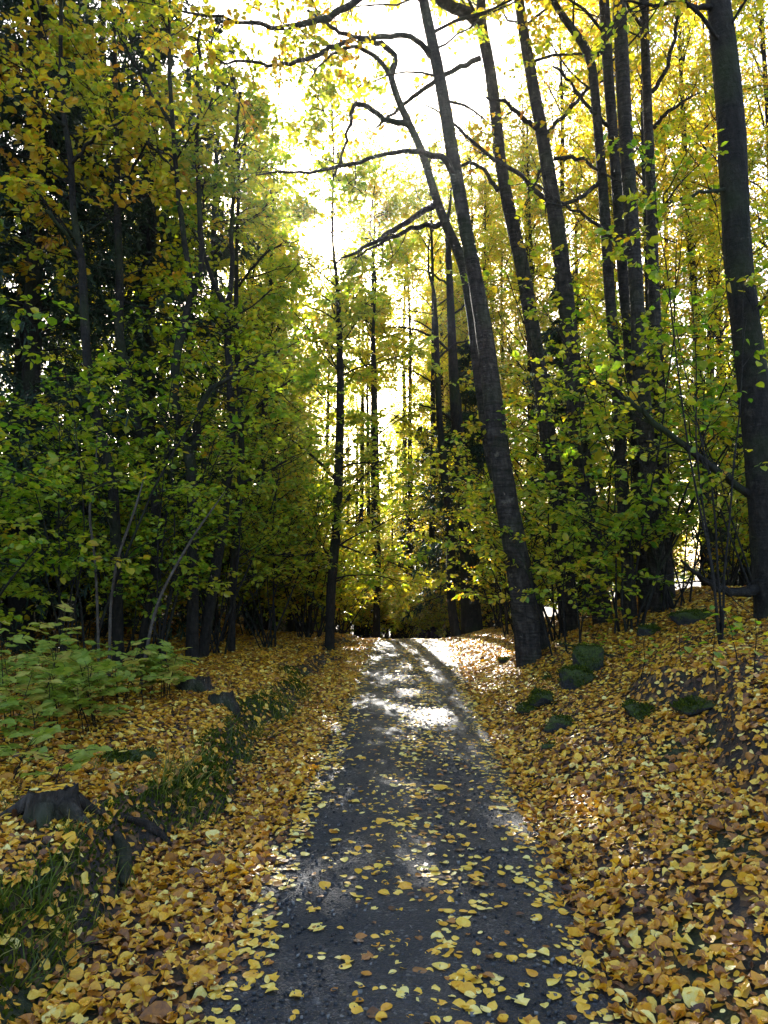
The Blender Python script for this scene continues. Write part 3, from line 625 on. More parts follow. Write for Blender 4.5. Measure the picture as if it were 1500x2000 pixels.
copy_tree(sp2.o, gp(9.0, 19), 3.0, 0.7, 'small spruce low behind the bank, left of the big dark trunk')

# ---- wood beyond the crest and behind the banks (prototypes, then copies)
G1, G2, G3 = 'yellow-green trees beyond the path crest', 'tall golden trees far behind the right bank', 'green-gold trees behind the left thicket'
pa = generic_tree(61, 'broadleaf_tree', 'sunlit yellow-green tree down the slope beyond the path crest', 'tree', gp(-3.6, 23.5), 13.0, 0.15, 1.5, 60, 2.7, 0.52, lsize=0.08, group=G1, ntw=5, nl=6, sub=6, taper=0.45)
pb = generic_tree(62, 'broadleaf_tree', 'golden slender tree far behind the trunks on the right bank', 'tree', gp(7, 20), 19.0, 0.17, 2.5, 70, 3.1, 0.64, lsize=0.075, group=G2, ntw=5, nl=8, sub=6, e0=30, e1=65, taper=0.36)
pc = generic_tree(63, 'broadleaf_tree', 'green-gold tree rising behind the dark thicket on the left', 'tree', gp(-2.9, 17.0), 11.0, 0.11, 1.6, 52, 2.1, 0.50, lsize=0.075, group=G3, ntw=5, nl=7, sub=6, taper=0.45)
pd = generic_tree(64, 'broadleaf_tree', 'greenish yellow tree far behind the trunks on the right bank', 'tree', gp(4.6, 23), 17.0, 0.15, 2.0, 64, 2.8, 0.56, lsize=0.075, group='greenish yellow trees far behind the right bank', ntw=5, nl=8, sub=6, e0=30, e1=65, taper=0.36)
pf = generic_tree(66, 'broadleaf_tree', 'slim bare-stemmed tree added beyond the crest, its high leafy top shading the near path', 'tree', gp(-2.2, 29.5), 14.4, 0.12, 9.6, 34, 2.0, 0.50, lsize=0.085, group='bare-stemmed shade trees added beyond the crest', ntw=6, nl=14, sub=6, taper=0.3, e0=15, e1=50, lowbare=6)  # added tree: dense high crown keeps direct sun off the near path
copy_tree(pf.o, gp(-0.6, 29), 2.0, 0.98)  # second added shade tree, covering the right half of the near path
pe = generic_tree(65, 'broadleaf_tree', 'high-crowned thin tree below and beside the bright sun spot', 'tree', gp(-0.3, 26.5), 18.5, 0.14, 9.8, 46, 2.5, 0.52, lsize=0.075, group='high-crowned trees beside the sun', ntw=5, nl=9, sub=6, taper=0.45, e0=25, e1=60, lowbare=8)
for k, (x, y, s) in enumerate([(-4.1, 26, 0.95), (1.6, 25, 0.95), (3.4, 28, 1.05), (1.0, 31.5, 1.1), (-5.6, 29, 1.1), (0.9, 27.8, 0.95), (-1.0, 31, 1.0), (2.7, 30, 1.05), (-3.4, 28.5, 0.9)]): copy_tree(pe.o, gp(x, y), 1.3 * k + 2, s)
for k, (x, y, s) in enumerate([(2.2, 30, 0.95), (3.2, 25.0, 0.9), (0.4, 37, 0.7), (-1.0, 42, 0.95), (-2.4, 48, 1.15), (0.9, 50, 1.2), (-4.6, 47, 1.2), (-3.4, 33, 0.9), (3.6, 36, 1.25), (-4.4, 28, 0.9), (2.9, 33, 1.05), (-1.4, 38, 1.0), (-5.5, 33, 1.15), (4.6, 40, 1.1), (1.0, 46, 1.1), (-3.4, 44, 1.1), (7.5, 46, 1.2), (-2.7, 21.5, 0.62), (-8, 40, 1.2), (3.2, 26.5, 0.8), (-6.5, 52, 1.2), (0.5, 58, 1.2), (6, 56, 1.2), (-12, 50, 1.3), (12, 55, 1.2)]):
    copy_tree(pa.o, gp(x, y), 2.1 * k + 1, s)
for k, (x, y, s) in enumerate([(4.2, 20.5, 0.85), (5.6, 23, 1.05), (3.4, 24.5, 0.95), (6.6, 19, 0.95), (2.6, 35, 1.2), (4.0, 30, 1.1), (7.2, 27, 1.1), (8.2, 18.6, 0.95), (12.5, 17.5, 0.95), (10.2, 27, 1.1), (3.2, 33, 1.0), (2.5, 28.0, 0.8), (4.4, 27, 0.92), (2.6, 44, 1.15), (2.9, 39, 1.15), (5.2, 33, 1.05), (7.6, 15.6, 0.85), (9.6, 21.5, 1.0), (8.0, 25, 1.05), (15, 25, 1.1), (10.5, 12.8, 0.8), (9.5, 17.5, 0.95), (5.8, 28, 1.05), (11, 24, 1.0), (8.5, 30, 1.05), (14, 20, 0.95), (13.5, 29, 1.05), (18, 28, 1.05), (6.5, 36, 1.1), (12, 40, 1.1), (18, 38, 1.1), (23, 33, 1.1), (12.0, 14.5, 0.85), (3.7, 31, 0.85), (6.2, 17.0, 0.85), (24, 44, 1.1), (16, 50, 1.1)]):
    copy_tree((pb if k % 2 else pd).o, gp(x, y), 1.7 * k + 0.4, s)
for k, (x, y, s) in enumerate([(-3.4, 26.5, 0.8), (-3.2, 30, 0.9), (-3.0, 19.5, 0.8), (-6.0, 16.8, 1.1), (-3.2, 22, 0.8), (-5.6, 22.5, 1.1), (-10, 16, 1.1), (-3.8, 21.0, 1.0), (-9.0, 26, 1.2), (-13, 24, 1.2), (-14, 32, 1.3)]):
    copy_tree(pc.o, gp(x, y), 2.3 * k + 0.9, s)

# ---- shrubs
LS = [  # left thicket: x, y, H, spread, stems, leaf, hue, label
    (-4.6, 7.6, 3.4, 1.2, 7, 0.068, 0.44, 'leafy hazel at the left edge above the raspberry plants'),
    (-3.6, 8.6, 4.2, 1.1, 8, 0.068, 0.46, 'hazel with layered sprays around the pale dead saplings'),
    (-5.4, 9.6, 3.4, 1.1, 7, 0.072, 0.48, 'deep shaded hazel against the dark spruces at the left edge'),
    (-2.9, 9.6, 4.4, 1.0, 8, 0.066, 0.46, 'hazel filling the space under the V-shaped trunk'),
    (-4.0, 11.2, 4.6, 1.0, 8, 0.072, 0.50, 'tall hazel reaching up between the dark stems on the left'),
    (-2.5, 11.4, 4.2, 1.0, 8, 0.066, 0.46, 'shaded hazel right of the leaning forked trunk'),
    (-2.9, 13.2, 5.6, 1.0, 8, 0.072, 0.50, 'bright green hazel behind the leaning forked trunk'),
    (-2.0, 12.8, 3.6, 1.0, 9, 0.064, 0.53, 'bushy hazel with a dark twiggy foot beside the path'),
    (-1.5, 14.6, 3.2, 1.0, 9, 0.064, 0.56, 'sunlit hazel at the foot of the slim trunk by the crest'),
    (-1.7, 16.6, 4.6, 1.0, 9, 0.068, 0.58, 'glowing yellow-green hazel on the left of the path crest'),
    (-3.5, 15.6, 6.0, 1.0, 8, 0.075, 0.52, 'tall green hazel below the sun on the left side'),
    (-1.45, 15.5, 3.8, 1.0, 8, 0.064, 0.56, 'yellow-green hazel just right of the slim trunk by the path'),
    (-1.25, 17.6, 3.4, 1.0, 8, 0.064, 0.60, 'golden-green hazel before the thin upright trunk at the crest'),
    (-1.1, 18.8, 2.6, 1.1, 8, 0.066, 0.62, 'low golden bush leaning over the left side of the crest'),
]
for k, (x, y, H, sp, ns, ls, hu, lab) in enumerate(LS):
    shrub(100 + k, lab, (x, y), H, sp, ns, ls, hu - 0.06, 0.10, nbr=12, ntw=5, nl=7, t0=0.2 if k not in (5, 7) else 0.35)
RS = [
    (2.45, 9.7, 2.6, 1.2, 4, 0.066, 0.50, 'thin lime shoots with scattered leaves before the leaning thick trunk'),
    (2.55, 10.9, 4.1, 1.1, 8, 0.066, 0.46, 'yellow-green lime bush around the leaning thick trunk'),
    (3.15, 9.7, 4.5, 1.1, 8, 0.070, 0.46, 'lime bush with fluttering leaves between the second and third trunks'),
    (3.9, 10.0, 5.1, 1.1, 8, 0.072, 0.50, 'tall lime bush in front of the paired trunks'),
    (4.5, 8.9, 4.9, 1.1, 7, 0.074, 0.48, 'lime bush between the paired trunks and the big dark trunk'),
    (2.3, 13.2, 3.9, 1.1, 9, 0.062, 0.54, 'golden-green bush left of the leaning thick trunk'),
    (3.6, 12.6, 5.7, 1.0, 8, 0.070, 0.52, 'tall yellow bush behind the second grey trunk'),
    (5.4, 11.8, 5.9, 1.0, 8, 0.070, 0.56, 'yellow bush seen low behind the big dark trunk'),
    (6.4, 9.8, 3.9, 1.1, 7, 0.070, 0.50, 'bush half hidden behind the big dark trunk at the right edge'),
    (2.5, 16.0, 3.9, 1.1, 8, 0.062, 0.58, 'golden bush right of the path crest'),
    (5.0, 14.6, 5.5, 1.0, 8, 0.075, 0.60, 'golden bush deep behind the paired trunks'),
]
for k, (x, y, H, sp, ns, ls, hu, lab) in enumerate(RS):
    shrub(140 + k, lab, (x, y), H, sp, ns, ls, hu - 0.05, 0.12, nbr=11, ntw=5, nl=7, t0=0.22, tilt=0.55, name='lime_shrub')
CS = [(0.6, 23.5, 1.8), (-0.6, 22.5, 2.2), (2.1, 22.2, 2.0), (0.2, 29, 3.4), (2.6, 26.5, 3.4), (-1.6, 28, 4.4), (1.0, 33, 5.0), (4.2, 30, 4.6), (-3.6, 32, 4.6), (-1.2, 40, 6), (1.6, 41, 6), (4.4, 43, 6), (-4, 43, 6), (7.4, 42, 6), (0, 48, 7), (3.4, 50, 7), (-7, 46, 6.5), (10.5, 44, 6.5), (-3.2, 52, 7), (7, 52, 7), (14, 46, 7), (0.8, 36, 4.6), (2.8, 37, 4.8), (5.8, 35, 4.6), (-2.2, 36, 4.8), (2.0, 24.5, 2.2), (-0.9, 25, 2.6), (1.2, 27, 2.6), (3.4, 23, 2.2), (-2.4, 22, 2.4), (3.0, 29, 3.0), (-0.2, 31, 3.0)]
CL2 = [(-5.0, 13.0, 2.4), (-6.6, 11.2, 2.4), (-8.5, 12, 2.6), (-4.4, 16.5, 2.6), (-6.4, 14.6, 2.6), (-3.2, 18.6, 2.4), (-2.6, 15.2, 2.2), (-7.8, 17, 2.8), (-10, 19, 3), (-5.2, 19.5, 3), (-2.2, 24.6, 2.6), (-10.5, 14, 2.6), (-3.6, 12.2, 1.8), (-6.0, 25, 3), (-8.5, 24, 4), (-12, 23, 4), (-11, 30, 4.5), (-15, 26, 4.5), (-7.5, 33, 4.5), (-18, 33, 5), (-13, 38, 5), (-4.6, 36, 4.5), (-9.8, 17.6, 3.4), (-13, 18.5, 3.4)]
CR2 = [(6.6, 13.4, 2.2), (7.8, 11.2, 2.2), (4.4, 16.6, 2.4), (6.2, 17, 2.6), (8.6, 15, 2.4), (3.2, 18.6, 2.2), (10.5, 17, 2.6), (5.2, 21, 2.8), (8, 21, 3), (12, 20, 3), (9.5, 12.6, 2)]
c0 = None
for k, (x, y, H) in enumerate(CS):
    if c0 is None: c0 = shrub(170, 'pale sunlit bush down the slope beyond the path crest', (x, y), 2.2, 1.3, 8, 0.07, 0.55, 0.1, nbr=12, ntw=6, nl=10, kind='far', group='pale bushes beyond the crest', name='bush')
    else: copy_tree(c0.o, gp(x, y), 1.9 * k, H / 2.2)
for k, (x, y, H) in enumerate(CL2): copy_tree(c0.o, gp(x, y), 2.9 * k, H / 2.2, 'low leafy bush in the gloom at the back of the left thicket', 'low bushes in the left thicket')
for k, (x, y, H) in enumerate(CR2): copy_tree(c0.o, gp(x, y), 2.6 * k + 1, H / 2.2, 'low yellow-green bush behind the trunks of the right bank', 'low bushes behind the right bank')

# ------------------------------------------------------------------ stones, stumps, roots
def blob(name, seed, p, size, rotz, label, cat, material, sub=3, amp=0.22, boxy=0.0, sink=0.3, tilt=(0, 0), group=None):
    rng = np.random.default_rng(seed)
    bm = bmesh.new(); c = nrm(rng.normal(0, 1, (15, 3))); c = np.sign(c) * np.abs(c) ** (1 - 0.75 * boxy); c = c / np.abs(c).max(axis=1, keepdims=True) ** (0.5 + 0.5 * boxy)
    for q in c: bm.verts.new(q * 0.95)
    h = bmesh.ops.convex_hull(bm, input=bm.verts); bmesh.ops.delete(bm, geom=[g for g in h['geom_interior'] + h['geom_unused'] if isinstance(g, bmesh.types.BMVert)], context='VERTS')
    bmesh.ops.bevel(bm, geom=bm.edges[:], offset=0.10, segments=2, affect='EDGES', profile=0.5)
    bmesh.ops.triangulate(bm, faces=bm.faces[:]); bmesh.ops.subdivide_edges(bm, edges=[e for e in bm.edges if e.calc_length() > 0.22], cuts=2, use_grid_fill=True)
    bmesh.ops.triangulate(bm, faces=bm.faces[:])
    K = rng.normal(0, 1, (14, 3)) * np.repeat([2.0, 5.0, 11.0], [4, 5, 5])[:, None]; ph = rng.uniform(0, 6.28, 14); am = np.repeat([1.0, 0.5, 0.3], [4, 5, 5])
    for v in bm.verts:
        c = np.array(v.co); v.co = Vector((c * (1 + amp * 0.22 * float(np.sum(am * np.sin(K @ c + ph)) / 2.0))) * np.array(size) * 0.5)
    me = bpy.data.meshes.new(name); bm.to_mesh(me); bm.free()
    me.polygons.foreach_set('use_smooth', np.ones(len(me.polygons), bool)); me.materials.append(material)
    o = link(name, me, None, (p[0], p[1], p[2] + size[2] * (0.5 - sink))); o.rotation_euler = (tilt[0], tilt[1], rotz)
    mv = np.array([v.co for v in me.vertices]); pl = [(p.center[:], p.normal[:], p.area) for p in me.polygons if p.normal.z > -0.05]
    pc_ = np.array([q[0] for q in pl]); pn = np.array([q[1] for q in pl]); w_ = np.array([q[2] for q in pl]) * (0.25 + np.clip(pn[:, 2], 0, 1)); keep_ = np.sin(pc_ @ np.array([11.0, 17, 9]) + seed) > -0.55; w_ = w_ * np.where(keep_, 1, 0.08)
    c_ = int(9000 * float(np.sum([q[2] for q in pl]))) ; c_ = min(max(c_, 120), 1600)
    k_ = rng.choice(len(pl), c_, p=w_ / w_.sum()); b_ = pc_[k_] + rng.normal(0, 0.012, (c_, 3)) - pn[k_] * 0.004
    d_ = nrm(pn[k_] + rng.normal(0, 0.55, (c_, 3)) + UP * 0.2); mm = MB()
    add_leaves(mm, b_, d_, nrm(rng.normal(0, 1, (c_, 3))), rng.uniform(0.012, 0.026, c_), np.clip(rng.normal(0.4, 0.25, c_), 0, 1), 'far', 0)
    mo_ = link('moss', mm.mesh('moss', [M_MOSS]), o); mo_['kind'] = 'stuff'
    return tag(o, label, cat, group)
ST = [(1147, 1312, (0.36, 0.34, 0.34), 'square moss-topped stone on the right bank', 0.55, 0.1), (1126, 1342, (0.42, 0.36, 0.30), 'rounded mossy stone just below the square one', 0.1, 0.25),
      (1055, 1380, (0.36, 0.26, 0.20), 'green mossy wedge stone near the right path edge', 0.3, 0.25), (1030, 1392, (0.26, 0.20, 0.10), 'flat grey stone in front of the mossy wedge', 0.3, 0.3),
      (1090, 1425, (0.28, 0.22, 0.18), 'dark low stone with a mossy top, under the stone cluster', 0.2, 0.3), (1072, 1465, (0.16, 0.09, 0.07), 'small moss-covered chunk by the right path edge', 0.2, 0.2),
      (1068, 1328, (0.14, 0.12, 0.08), 'tiny moss tuft stone below the leaning trunk', 0.1, 0.3), (1292, 1192, (0.36, 0.30, 0.36), 'mossy boulder at the foot of the paired trunks', 0.15, 0.2),
      (1350, 1215, (0.55, 0.40, 0.26), 'dark wet boulder under the top of the right bank', 0.2, 0.35), (1270, 1240, (0.40, 0.30, 0.20), 'dark low boulder left of the wet one on the bank', 0.2, 0.35),
      (985, 1295, (0.22, 0.16, 0.12), 'small dark stone left of the leaning trunk foot', 0.2, 0.3), (1250, 1395, (0.42, 0.3, 0.16), 'mossy ledge stone poking out of the leafy right slope', 0.2, 0.4),
      (1375, 1385, (0.5, 0.3, 0.16), 'low dark ledge stone high on the leafy right slope', 0.2, 0.45)]
for k, (u, v, sz, lab, bx, sk) in enumerate(ST):
    p = hit(u, v); blob('mossy_stone', 200 + k, p, sz, 0.7 * k, lab, 'stone', M_STONE, 3, 0.25, bx, sk)
blob('flat_stone', 230, hit(257, 1488), (0.36, 0.24, 0.14), 0.3, 'flat dark stone among leaves, half mossy, on the left verge', 'stone', M_STONE, 3, 0.2, 0.3, 0.35, (0.1, 0.1))

def stump(seed, p, r, h, label, roots, slant=0.0, s=1.0):
    rng = np.random.default_rng(seed); T = Tree('tree_stump', label, 'stump', p)
    n = 24; th = np.linspace(0, 2 * np.pi, n, endpoint=False); rad = 1 + 0.10 * np.sin(3 * th + rng.uniform(0, 6)) + 0.07 * np.sin(5 * th + rng.uniform(0, 6)) + rng.normal(0, 0.03, n)
    fl = [1.5, 1.28, 1.1, 1.02, 1.0]; zz = [-0.12, 0.0, h * 0.35, h * 0.75, h]
    lob = 1 + 0.22 * np.maximum(0, np.sin(4 * th + 1.0))
    V = []
    for f, z in zip(fl, zz):
        rr_ = r * f * rad * (1 + (lob - 1) * (f - 0.9)); V.append(np.stack([p[0] + rr_ * np.cos(th), p[1] + rr_ * np.sin(th), p[2] + z + (slant * np.cos(th + 1) + rng.normal(0, 0.012, n)) * (z > h * 0.6)], 1))
    V = np.array(V); i = np.arange(4)[:, None] * n; j = np.arange(n)[None]; j2 = (j + 1) % n
    m = MB(); m.add(V, np.stack([i + j, i + j2, i + n + j2, i + n + j], -1)); T.part('stump_side', m, [M_WOOD])
    m = MB(); inner = np.array([[p[0], p[1], p[2] + h - 0.02]]); mid = V[-1] * 0.55 + inner * 0.45; mid[:, 2] -= 0.01
    VV = np.vstack([V[-1] * 0.995 + inner * 0.005, mid, inner]); j = np.arange(n)
    q = np.vstack([np.stack([j, (j + 1) % n, n + (j + 1) % n, n + j], 1), [[n + k, n + (k + 1) % n, n + (k + 2) % n, 2 * n] for k in range(0, n, 2)]])
    m.add(VV, q); T.part('cut_top', m, [M_WOOD])
    for (a, L) in roots:
        K = 7; f = np.linspace(0, 1, K); x = p[0] + np.cos(a + 0.3 * f) * (r * 0.9 + L * f); y = p[1] + np.sin(a + 0.3 * f) * (r * 0.9 + L * f)
        z = height(x, y) + h * 0.55 * (1 - f) ** 2 + 0.01 - 0.05 * f
        m = MB(); tube(m, np.stack([x, y, z], 1), 0.045 * s * (1 - 0.75 * f) + 0.006, 8, 0, 0.08, rng); T.part('root', m, [M_WOOD])
    return T
stump(241, hit(100, 1598), 0.115, 0.15, 'dark rotten stump with spreading roots at the left edge', [(-0.5, 0.22), (-1.5, 0.15), (2.9, 0.3), (0.5, 0.2)], 0.02)
stump(242, hit(378, 1348), 0.15, 0.13, 'leaf-capped stump beside the green plants', [(-1.0, 0.2), (2.5, 0.2)], 0.03)
stump(243, hit(432, 1374), 0.12, 0.09, 'lower leaf-capped stump nearer the path', [(-0.8, 0.15)], 0.02)
def loose_wood(seed, pix, label, r, lift):
    rng = np.random.default_rng(seed); P = np.array([hit(u, v) for u, v in pix]); P[:, 2] += lift
    PR = smooth_path(P, 14); base = P[0]; m = MB(); n = len(PR); f = np.linspace(-1, 1, n)
    tube(m, PR, r * (1 - 0.55 * f ** 2) * np.linspace(1.0, 0.6, n), 9, 0, 0.12, rng)
    o = link('exposed_root', m.mesh('exposed_root', [M_WOOD], base), None, tuple(base)); return tag(o, label, 'root')
loose_wood(251, [(225, 1645), (240, 1680), (245, 1712), (240, 1750)], 'weathered grey root end sticking out of the left bank', 0.042, 0.05)
loose_wood(252, [(232, 1600), (275, 1612), (310, 1630), (335, 1655)], 'dark root running down the left bank below the stump', 0.03, 0.015)
loose_wood(253, [(170, 1540), (240, 1545), (290, 1580), (345, 1600)], 'long thin root along the left bank beneath the grass tuft', 0.022, 0.015)

# ------------------------------------------------------------------ fallen leaves
rng = np.random.default_rng(300)
def litter_density(x, y):
    c = path_c(y); off = x - c; sl = -off - PATH_HW; sr = off - PATH_HW
    n1 = np.sin(2.3 * x + 1.1 * y + 1) * np.sin(1.7 * y - 2.1 * x + 2) * 0.5 + 0.5
    n2 = np.sin(6.3 * x + 3.7 * y) * np.sin(4.9 * y - 5.1 * x + 1) * 0.5 + 0.5
    onp = 30 + 330 * np.exp(-((off - 0.10 - 0.1 * np.sin(0.9 * y)) / 0.27) ** 2) * (0.25 + 0.75 * n2) * (0.4 + 0.6 * n1) + 520 * sstep(0.50, 0.82, np.abs(off) + 0.10 * (n2 - 0.5))
    wob = 0.10 * np.sin(1.9 * y + 0.7) + 0.07 * np.sin(4.3 * y + 2.0)
    left = np.where(sl < 0.52 + wob, 640, np.where(sl < 0.80 + wob, 230, 470 + 260 * n1)) * (1 - 0.6 * sstep(3.0, 5.0, sl))
    right = (430 + 260 * n1) * (1 - 0.55 * sstep(0.75, 0.95, n2) * sstep(0.8, 1.3, sr)) * (1 - 0.5 * sstep(3.2, 4.5, sr))
    lsr = sr + 0.12 * np.sin(3.1 * y)
    right = right * (1 - 0.5 * sstep(1.12, 1.24, lsr) * (1 - sstep(1.5, 1.75, lsr)) * sstep(3.7, 4.6, y) * (1 - sstep(6.6, 7.6, y)) * (0.5 + 0.5 * n2))
    return np.where(np.abs(off) < PATH_HW, onp, np.where(sl > 0, left, right))
NC = 540000
yy = 1.9 + (25 - 1.9) * rng.uniform(0, 1, NC) ** 1.35
xx = rng.uniform(-1, 1, NC) * np.minimum(0.56 * yy + 0.5, 7.0)
area_per = 2 * np.minimum(0.56 * yy + 0.5, 7.0) * (25 - 1.9) * 1.35 * ((yy - 1.9) / (25 - 1.9) + 1e-4) ** (0.35 / 1.35) / NC      # metres^2 each candidate stands for
keep = rng.uniform(0, 1, NC) < litter_density(xx, yy) * 2.5 * area_per * np.clip(8.0 / yy, 0.5, 1)
xx, yy = xx[keep], yy[keep]; n = len(xx)
e = 0.03
gx = (surf(xx + e, yy) - surf(xx - e, yy)) / (2 * e); gy = (surf(xx, yy + e) - surf(xx, yy - e)) / (2 * e)
onpath = np.abs(xx - path_c(yy)) < PATH_HW - 0.08
tl = np.where(onpath, 0.10, 0.30)[:, None]
nn = nrm(np.stack([-np.clip(gx, -1, 1), -np.clip(gy, -1, 1), np.ones(n)], 1) + rng.normal(0, 1, (n, 3)) * tl)
a = rng.uniform(0, 6.28, n); dd = np.stack([np.cos(a), np.sin(a), np.zeros(n)], 1); dd = nrm(dd - nn * np.sum(dd * nn, 1, keepdims=True))
size = 0.038 * np.exp(rng.normal(0, 0.30, n)) * np.where(yy > 9, 1.15, 1.0)
pos = np.stack([xx, yy, surf(xx, yy) + np.where(onpath, 0.003, rng.uniform(0.004, 0.030, n))], 1) - dd * size[:, None] * 0.5
hue = np.clip(np.where(onpath, rng.normal(0.82, 0.14, n), rng.normal(0.62, 0.21, n)), 0.02, 1); br = rng.uniform(0, 1, n) < 0.17; hue[br] = rng.uniform(0.05, 0.4, br.sum())
curl = np.stack([rng.normal(0.28, 0.38, n), rng.normal(0.2, 0.65, n), rng.normal(0, 0.7, n)], 1) * np.where(onpath, 0.4, 1.0)[:, None]
xs_, ys_, zs_ = [], [], []
for (u_, v_, r_, h_, c_) in ((100, 1598, 0.10, 0.15, 22), (378, 1348, 0.14, 0.13, 34), (432, 1374, 0.11, 0.09, 26), (257, 1488, 0.10, 0.075, 7), (1147, 1312, 0.1, 0.3, 3), (1250, 1395, 0.12, 0.1, 6), (1375, 1385, 0.16, 0.1, 9)):
    q = hit(u_, v_); a_ = rng.uniform(0, 6.28, c_); r2 = r_ * np.sqrt(rng.uniform(0, 1, c_)); xs_.append(q[0] + r2 * np.cos(a_)); ys_.append(q[1] + r2 * np.sin(a_)); zs_.append(np.full(c_, q[2] + h_) + rng.uniform(0, 0.015, c_))
xs_, ys_, zs_ = map(np.concatenate, (xs_, ys_, zs_)); c_ = len(xs_); a_ = rng.uniform(0, 6.28, c_)
n_ = nrm(UP + rng.normal(0, 0.15, (c_, 3))); d_ = np.stack([np.cos(a_), np.sin(a_), np.zeros(c_)], 1); s2 = 0.045 * np.exp(rng.normal(0, 0.2, c_))
TOPS = (np.stack([xs_, ys_, zs_], 1) - d_ * s2[:, None] * 0.5, d_, n_, s2, np.clip(rng.normal(0.7, 0.15, c_), 0, 1))
order = np.argsort(yy); pick = np.zeros(n, bool)
vis = np.abs(xx) < 0.515 * yy; cand = order[(vis & (yy > 2.35))[order]]; pick[cand[:300]] = True
kinds = rng.choice(4, n, p=[0.43, 0.40, 0.10, 0.07]); KN = ['ovate', 'round', 'slim', 'lobed']
mb = MB()
for k in range(4):
    s_ = (kinds == k) & ~pick & (yy < 6.0); add_leaves(mb, pos[s_], dd[s_], nn[s_], size[s_], hue[s_], KN[k], 0, curl[s_])
s_ = ~pick & (yy >= 6.0); add_leaves(mb, pos[s_], dd[s_], nn[s_], size[s_], hue[s_], 'mid', 0)
add_leaves(mb, *TOPS, 'round', 0, np.tile([[0.15, 0.1, 0.1]], (len(TOPS[0]), 1)))
tag(link('leaf_litter', mb.mesh('leaf_litter', [M_LITTER])), 'thick carpet of yellow and brown fallen leaves', 'leaves', None, 'stuff')
LMESH = {}
GL = 'nearest fallen leaves at the bottom of the picture'
for k in np.where(pick)[0]:
    key = (int(kinds[k]), int(hue[k] * 7.99), int(k) % 3)
    if key not in LMESH:
        m = MB(); add_leaves(m, np.zeros((1, 3)), np.array([[1.0, 0, 0]]), np.array([[0, 0, 1.0]]), np.array([1.0]), np.array([(key[1] + 0.5) / 8]), KN[key[0]], 0, curl[k:k + 1])
        LMESH[key] = m.mesh('fallen_leaf', [M_LITTER])
    o = link('fallen_leaf', LMESH[key]); d_, n_ = Vector(dd[k]), Vector(nn[k]); l_ = n_.cross(d_)
    M4 = Matrix((d_, l_, n_)).transposed().to_4x4() @ Matrix.Scale(float(size[k]), 4); M4.translation = Vector(pos[k]); o.matrix_world = M4
    where = 'on the dark wet path' if onpath[k] else ('in the drift left of the path' if xx[k] < path_c(yy[k]) else 'in the drift right of the path')
    colr = 'brown' if hue[k] < 0.4 else ('ochre' if hue[k] < 0.7 else 'pale yellow')
    tag(o, '%s fallen leaf near the viewer %s' % (colr, where), 'leaf', GL)

# ------------------------------------------------------------------ low plants and grass
def compound_leaf(kind_seed):
    r = np.random.default_rng(kind_seed); m = MB(); P = []; D = []; S = []
    pts = np.stack([np.linspace(0, 1, 6), np.zeros(6), 0.12 * np.sin(np.linspace(0, 2.4, 6))], 1); tube(m, pts, 0.010, 4, 0)
    for t in (0.45, 0.72):
        for sd in (-1, 1): P.append([t, 0, 0.1]); D.append([0.55, sd * 0.85, r.uniform(-0.2, 0.1)]); S.append(r.uniform(0.40, 0.5))
    P.append([0.95, 0, 0.08]); D.append([1, 0, -0.2]); S.append(0.55)
    c = np.stack([r.uniform(0.1, 0.35, 5), r.uniform(-0.5, -0.1, 5), r.normal(0, 0.3, 5)], 1)
    add_leaves(m, np.array(P), np.array(D), np.tile(UP, (5, 1)) + r.normal(0, 0.2, (5, 3)), np.array(S), np.clip(r.normal([0.45, 0.6, 0.5, 0.88][kind_seed % 4], 0.08, 5), 0, 1), 'ovate', 1, c)
    return m.mesh('leaf', [M_BARK_D, M_GREEN])
CL = [compound_leaf(k) for k in range(8)]
rng = np.random.default_rng(400)
spots = []
for k in range(62):
    u = rng.uniform(-60, 350); v = rng.uniform(1345, 1510 - 0.42 * max(u, 0)); spots.append((u, v, rng.uniform(0.35, 0.62)))
spots += [(60, 1420, 0.95), (15, 1440, 0.9), (100, 1400, 0.8), (20, 1530, 0.32), (100, 1560, 0.3)]
GP = 'green raspberry plants crowding the left verge'
for k, (u, v, h) in enumerate(spots):
    p = hit(u, v); tall = h > 0.75
    lab = 'leafy green raspberry plant in the patch on the left verge'
    if tall: lab = ['tall arching raspberry cane with yellowing leaves, rightmost of three', 'tall raspberry cane with yellowing leaves at the left edge', 'tall raspberry cane standing behind its low green patch'][k - 62]
    T = Tree('raspberry_plant', lab, 'plant', p, None if tall else GP)
    d = rng.normal(0, 0.2, 2); st = grow(rng, p[None] - [[0, 0, 0.03]], np.array([[d[0], d[1], 1.0]]), np.array([h]), 7, 0.06, -0.02)
    m = MB(); tube(m, st[0], np.linspace(0.005, 0.002, 7), 5, 0); T.part('stem', m, [M_BARK_D])
    nlv = 12 if tall else 7
    for q in range(nlv):
        t = np.array([0.35 + 0.64 * (q + 0.5) / nlv]); pp, tg = along(st, np.array([0]), t)
        az = 2.4 * q + rng.uniform(0, 1); el = rng.uniform(-0.1, 0.5)
        o = link('leaf', CL[(rng.integers(0, 8) if not tall else rng.choice([1, 3, 7, 5]))], T.o, tuple(pp[0] - T.base))
        o.rotation_euler = (rng.normal(0, 0.15), -el, az); s_ = rng.uniform(0.13, 0.22); o.scale = (s_, s_, s_)
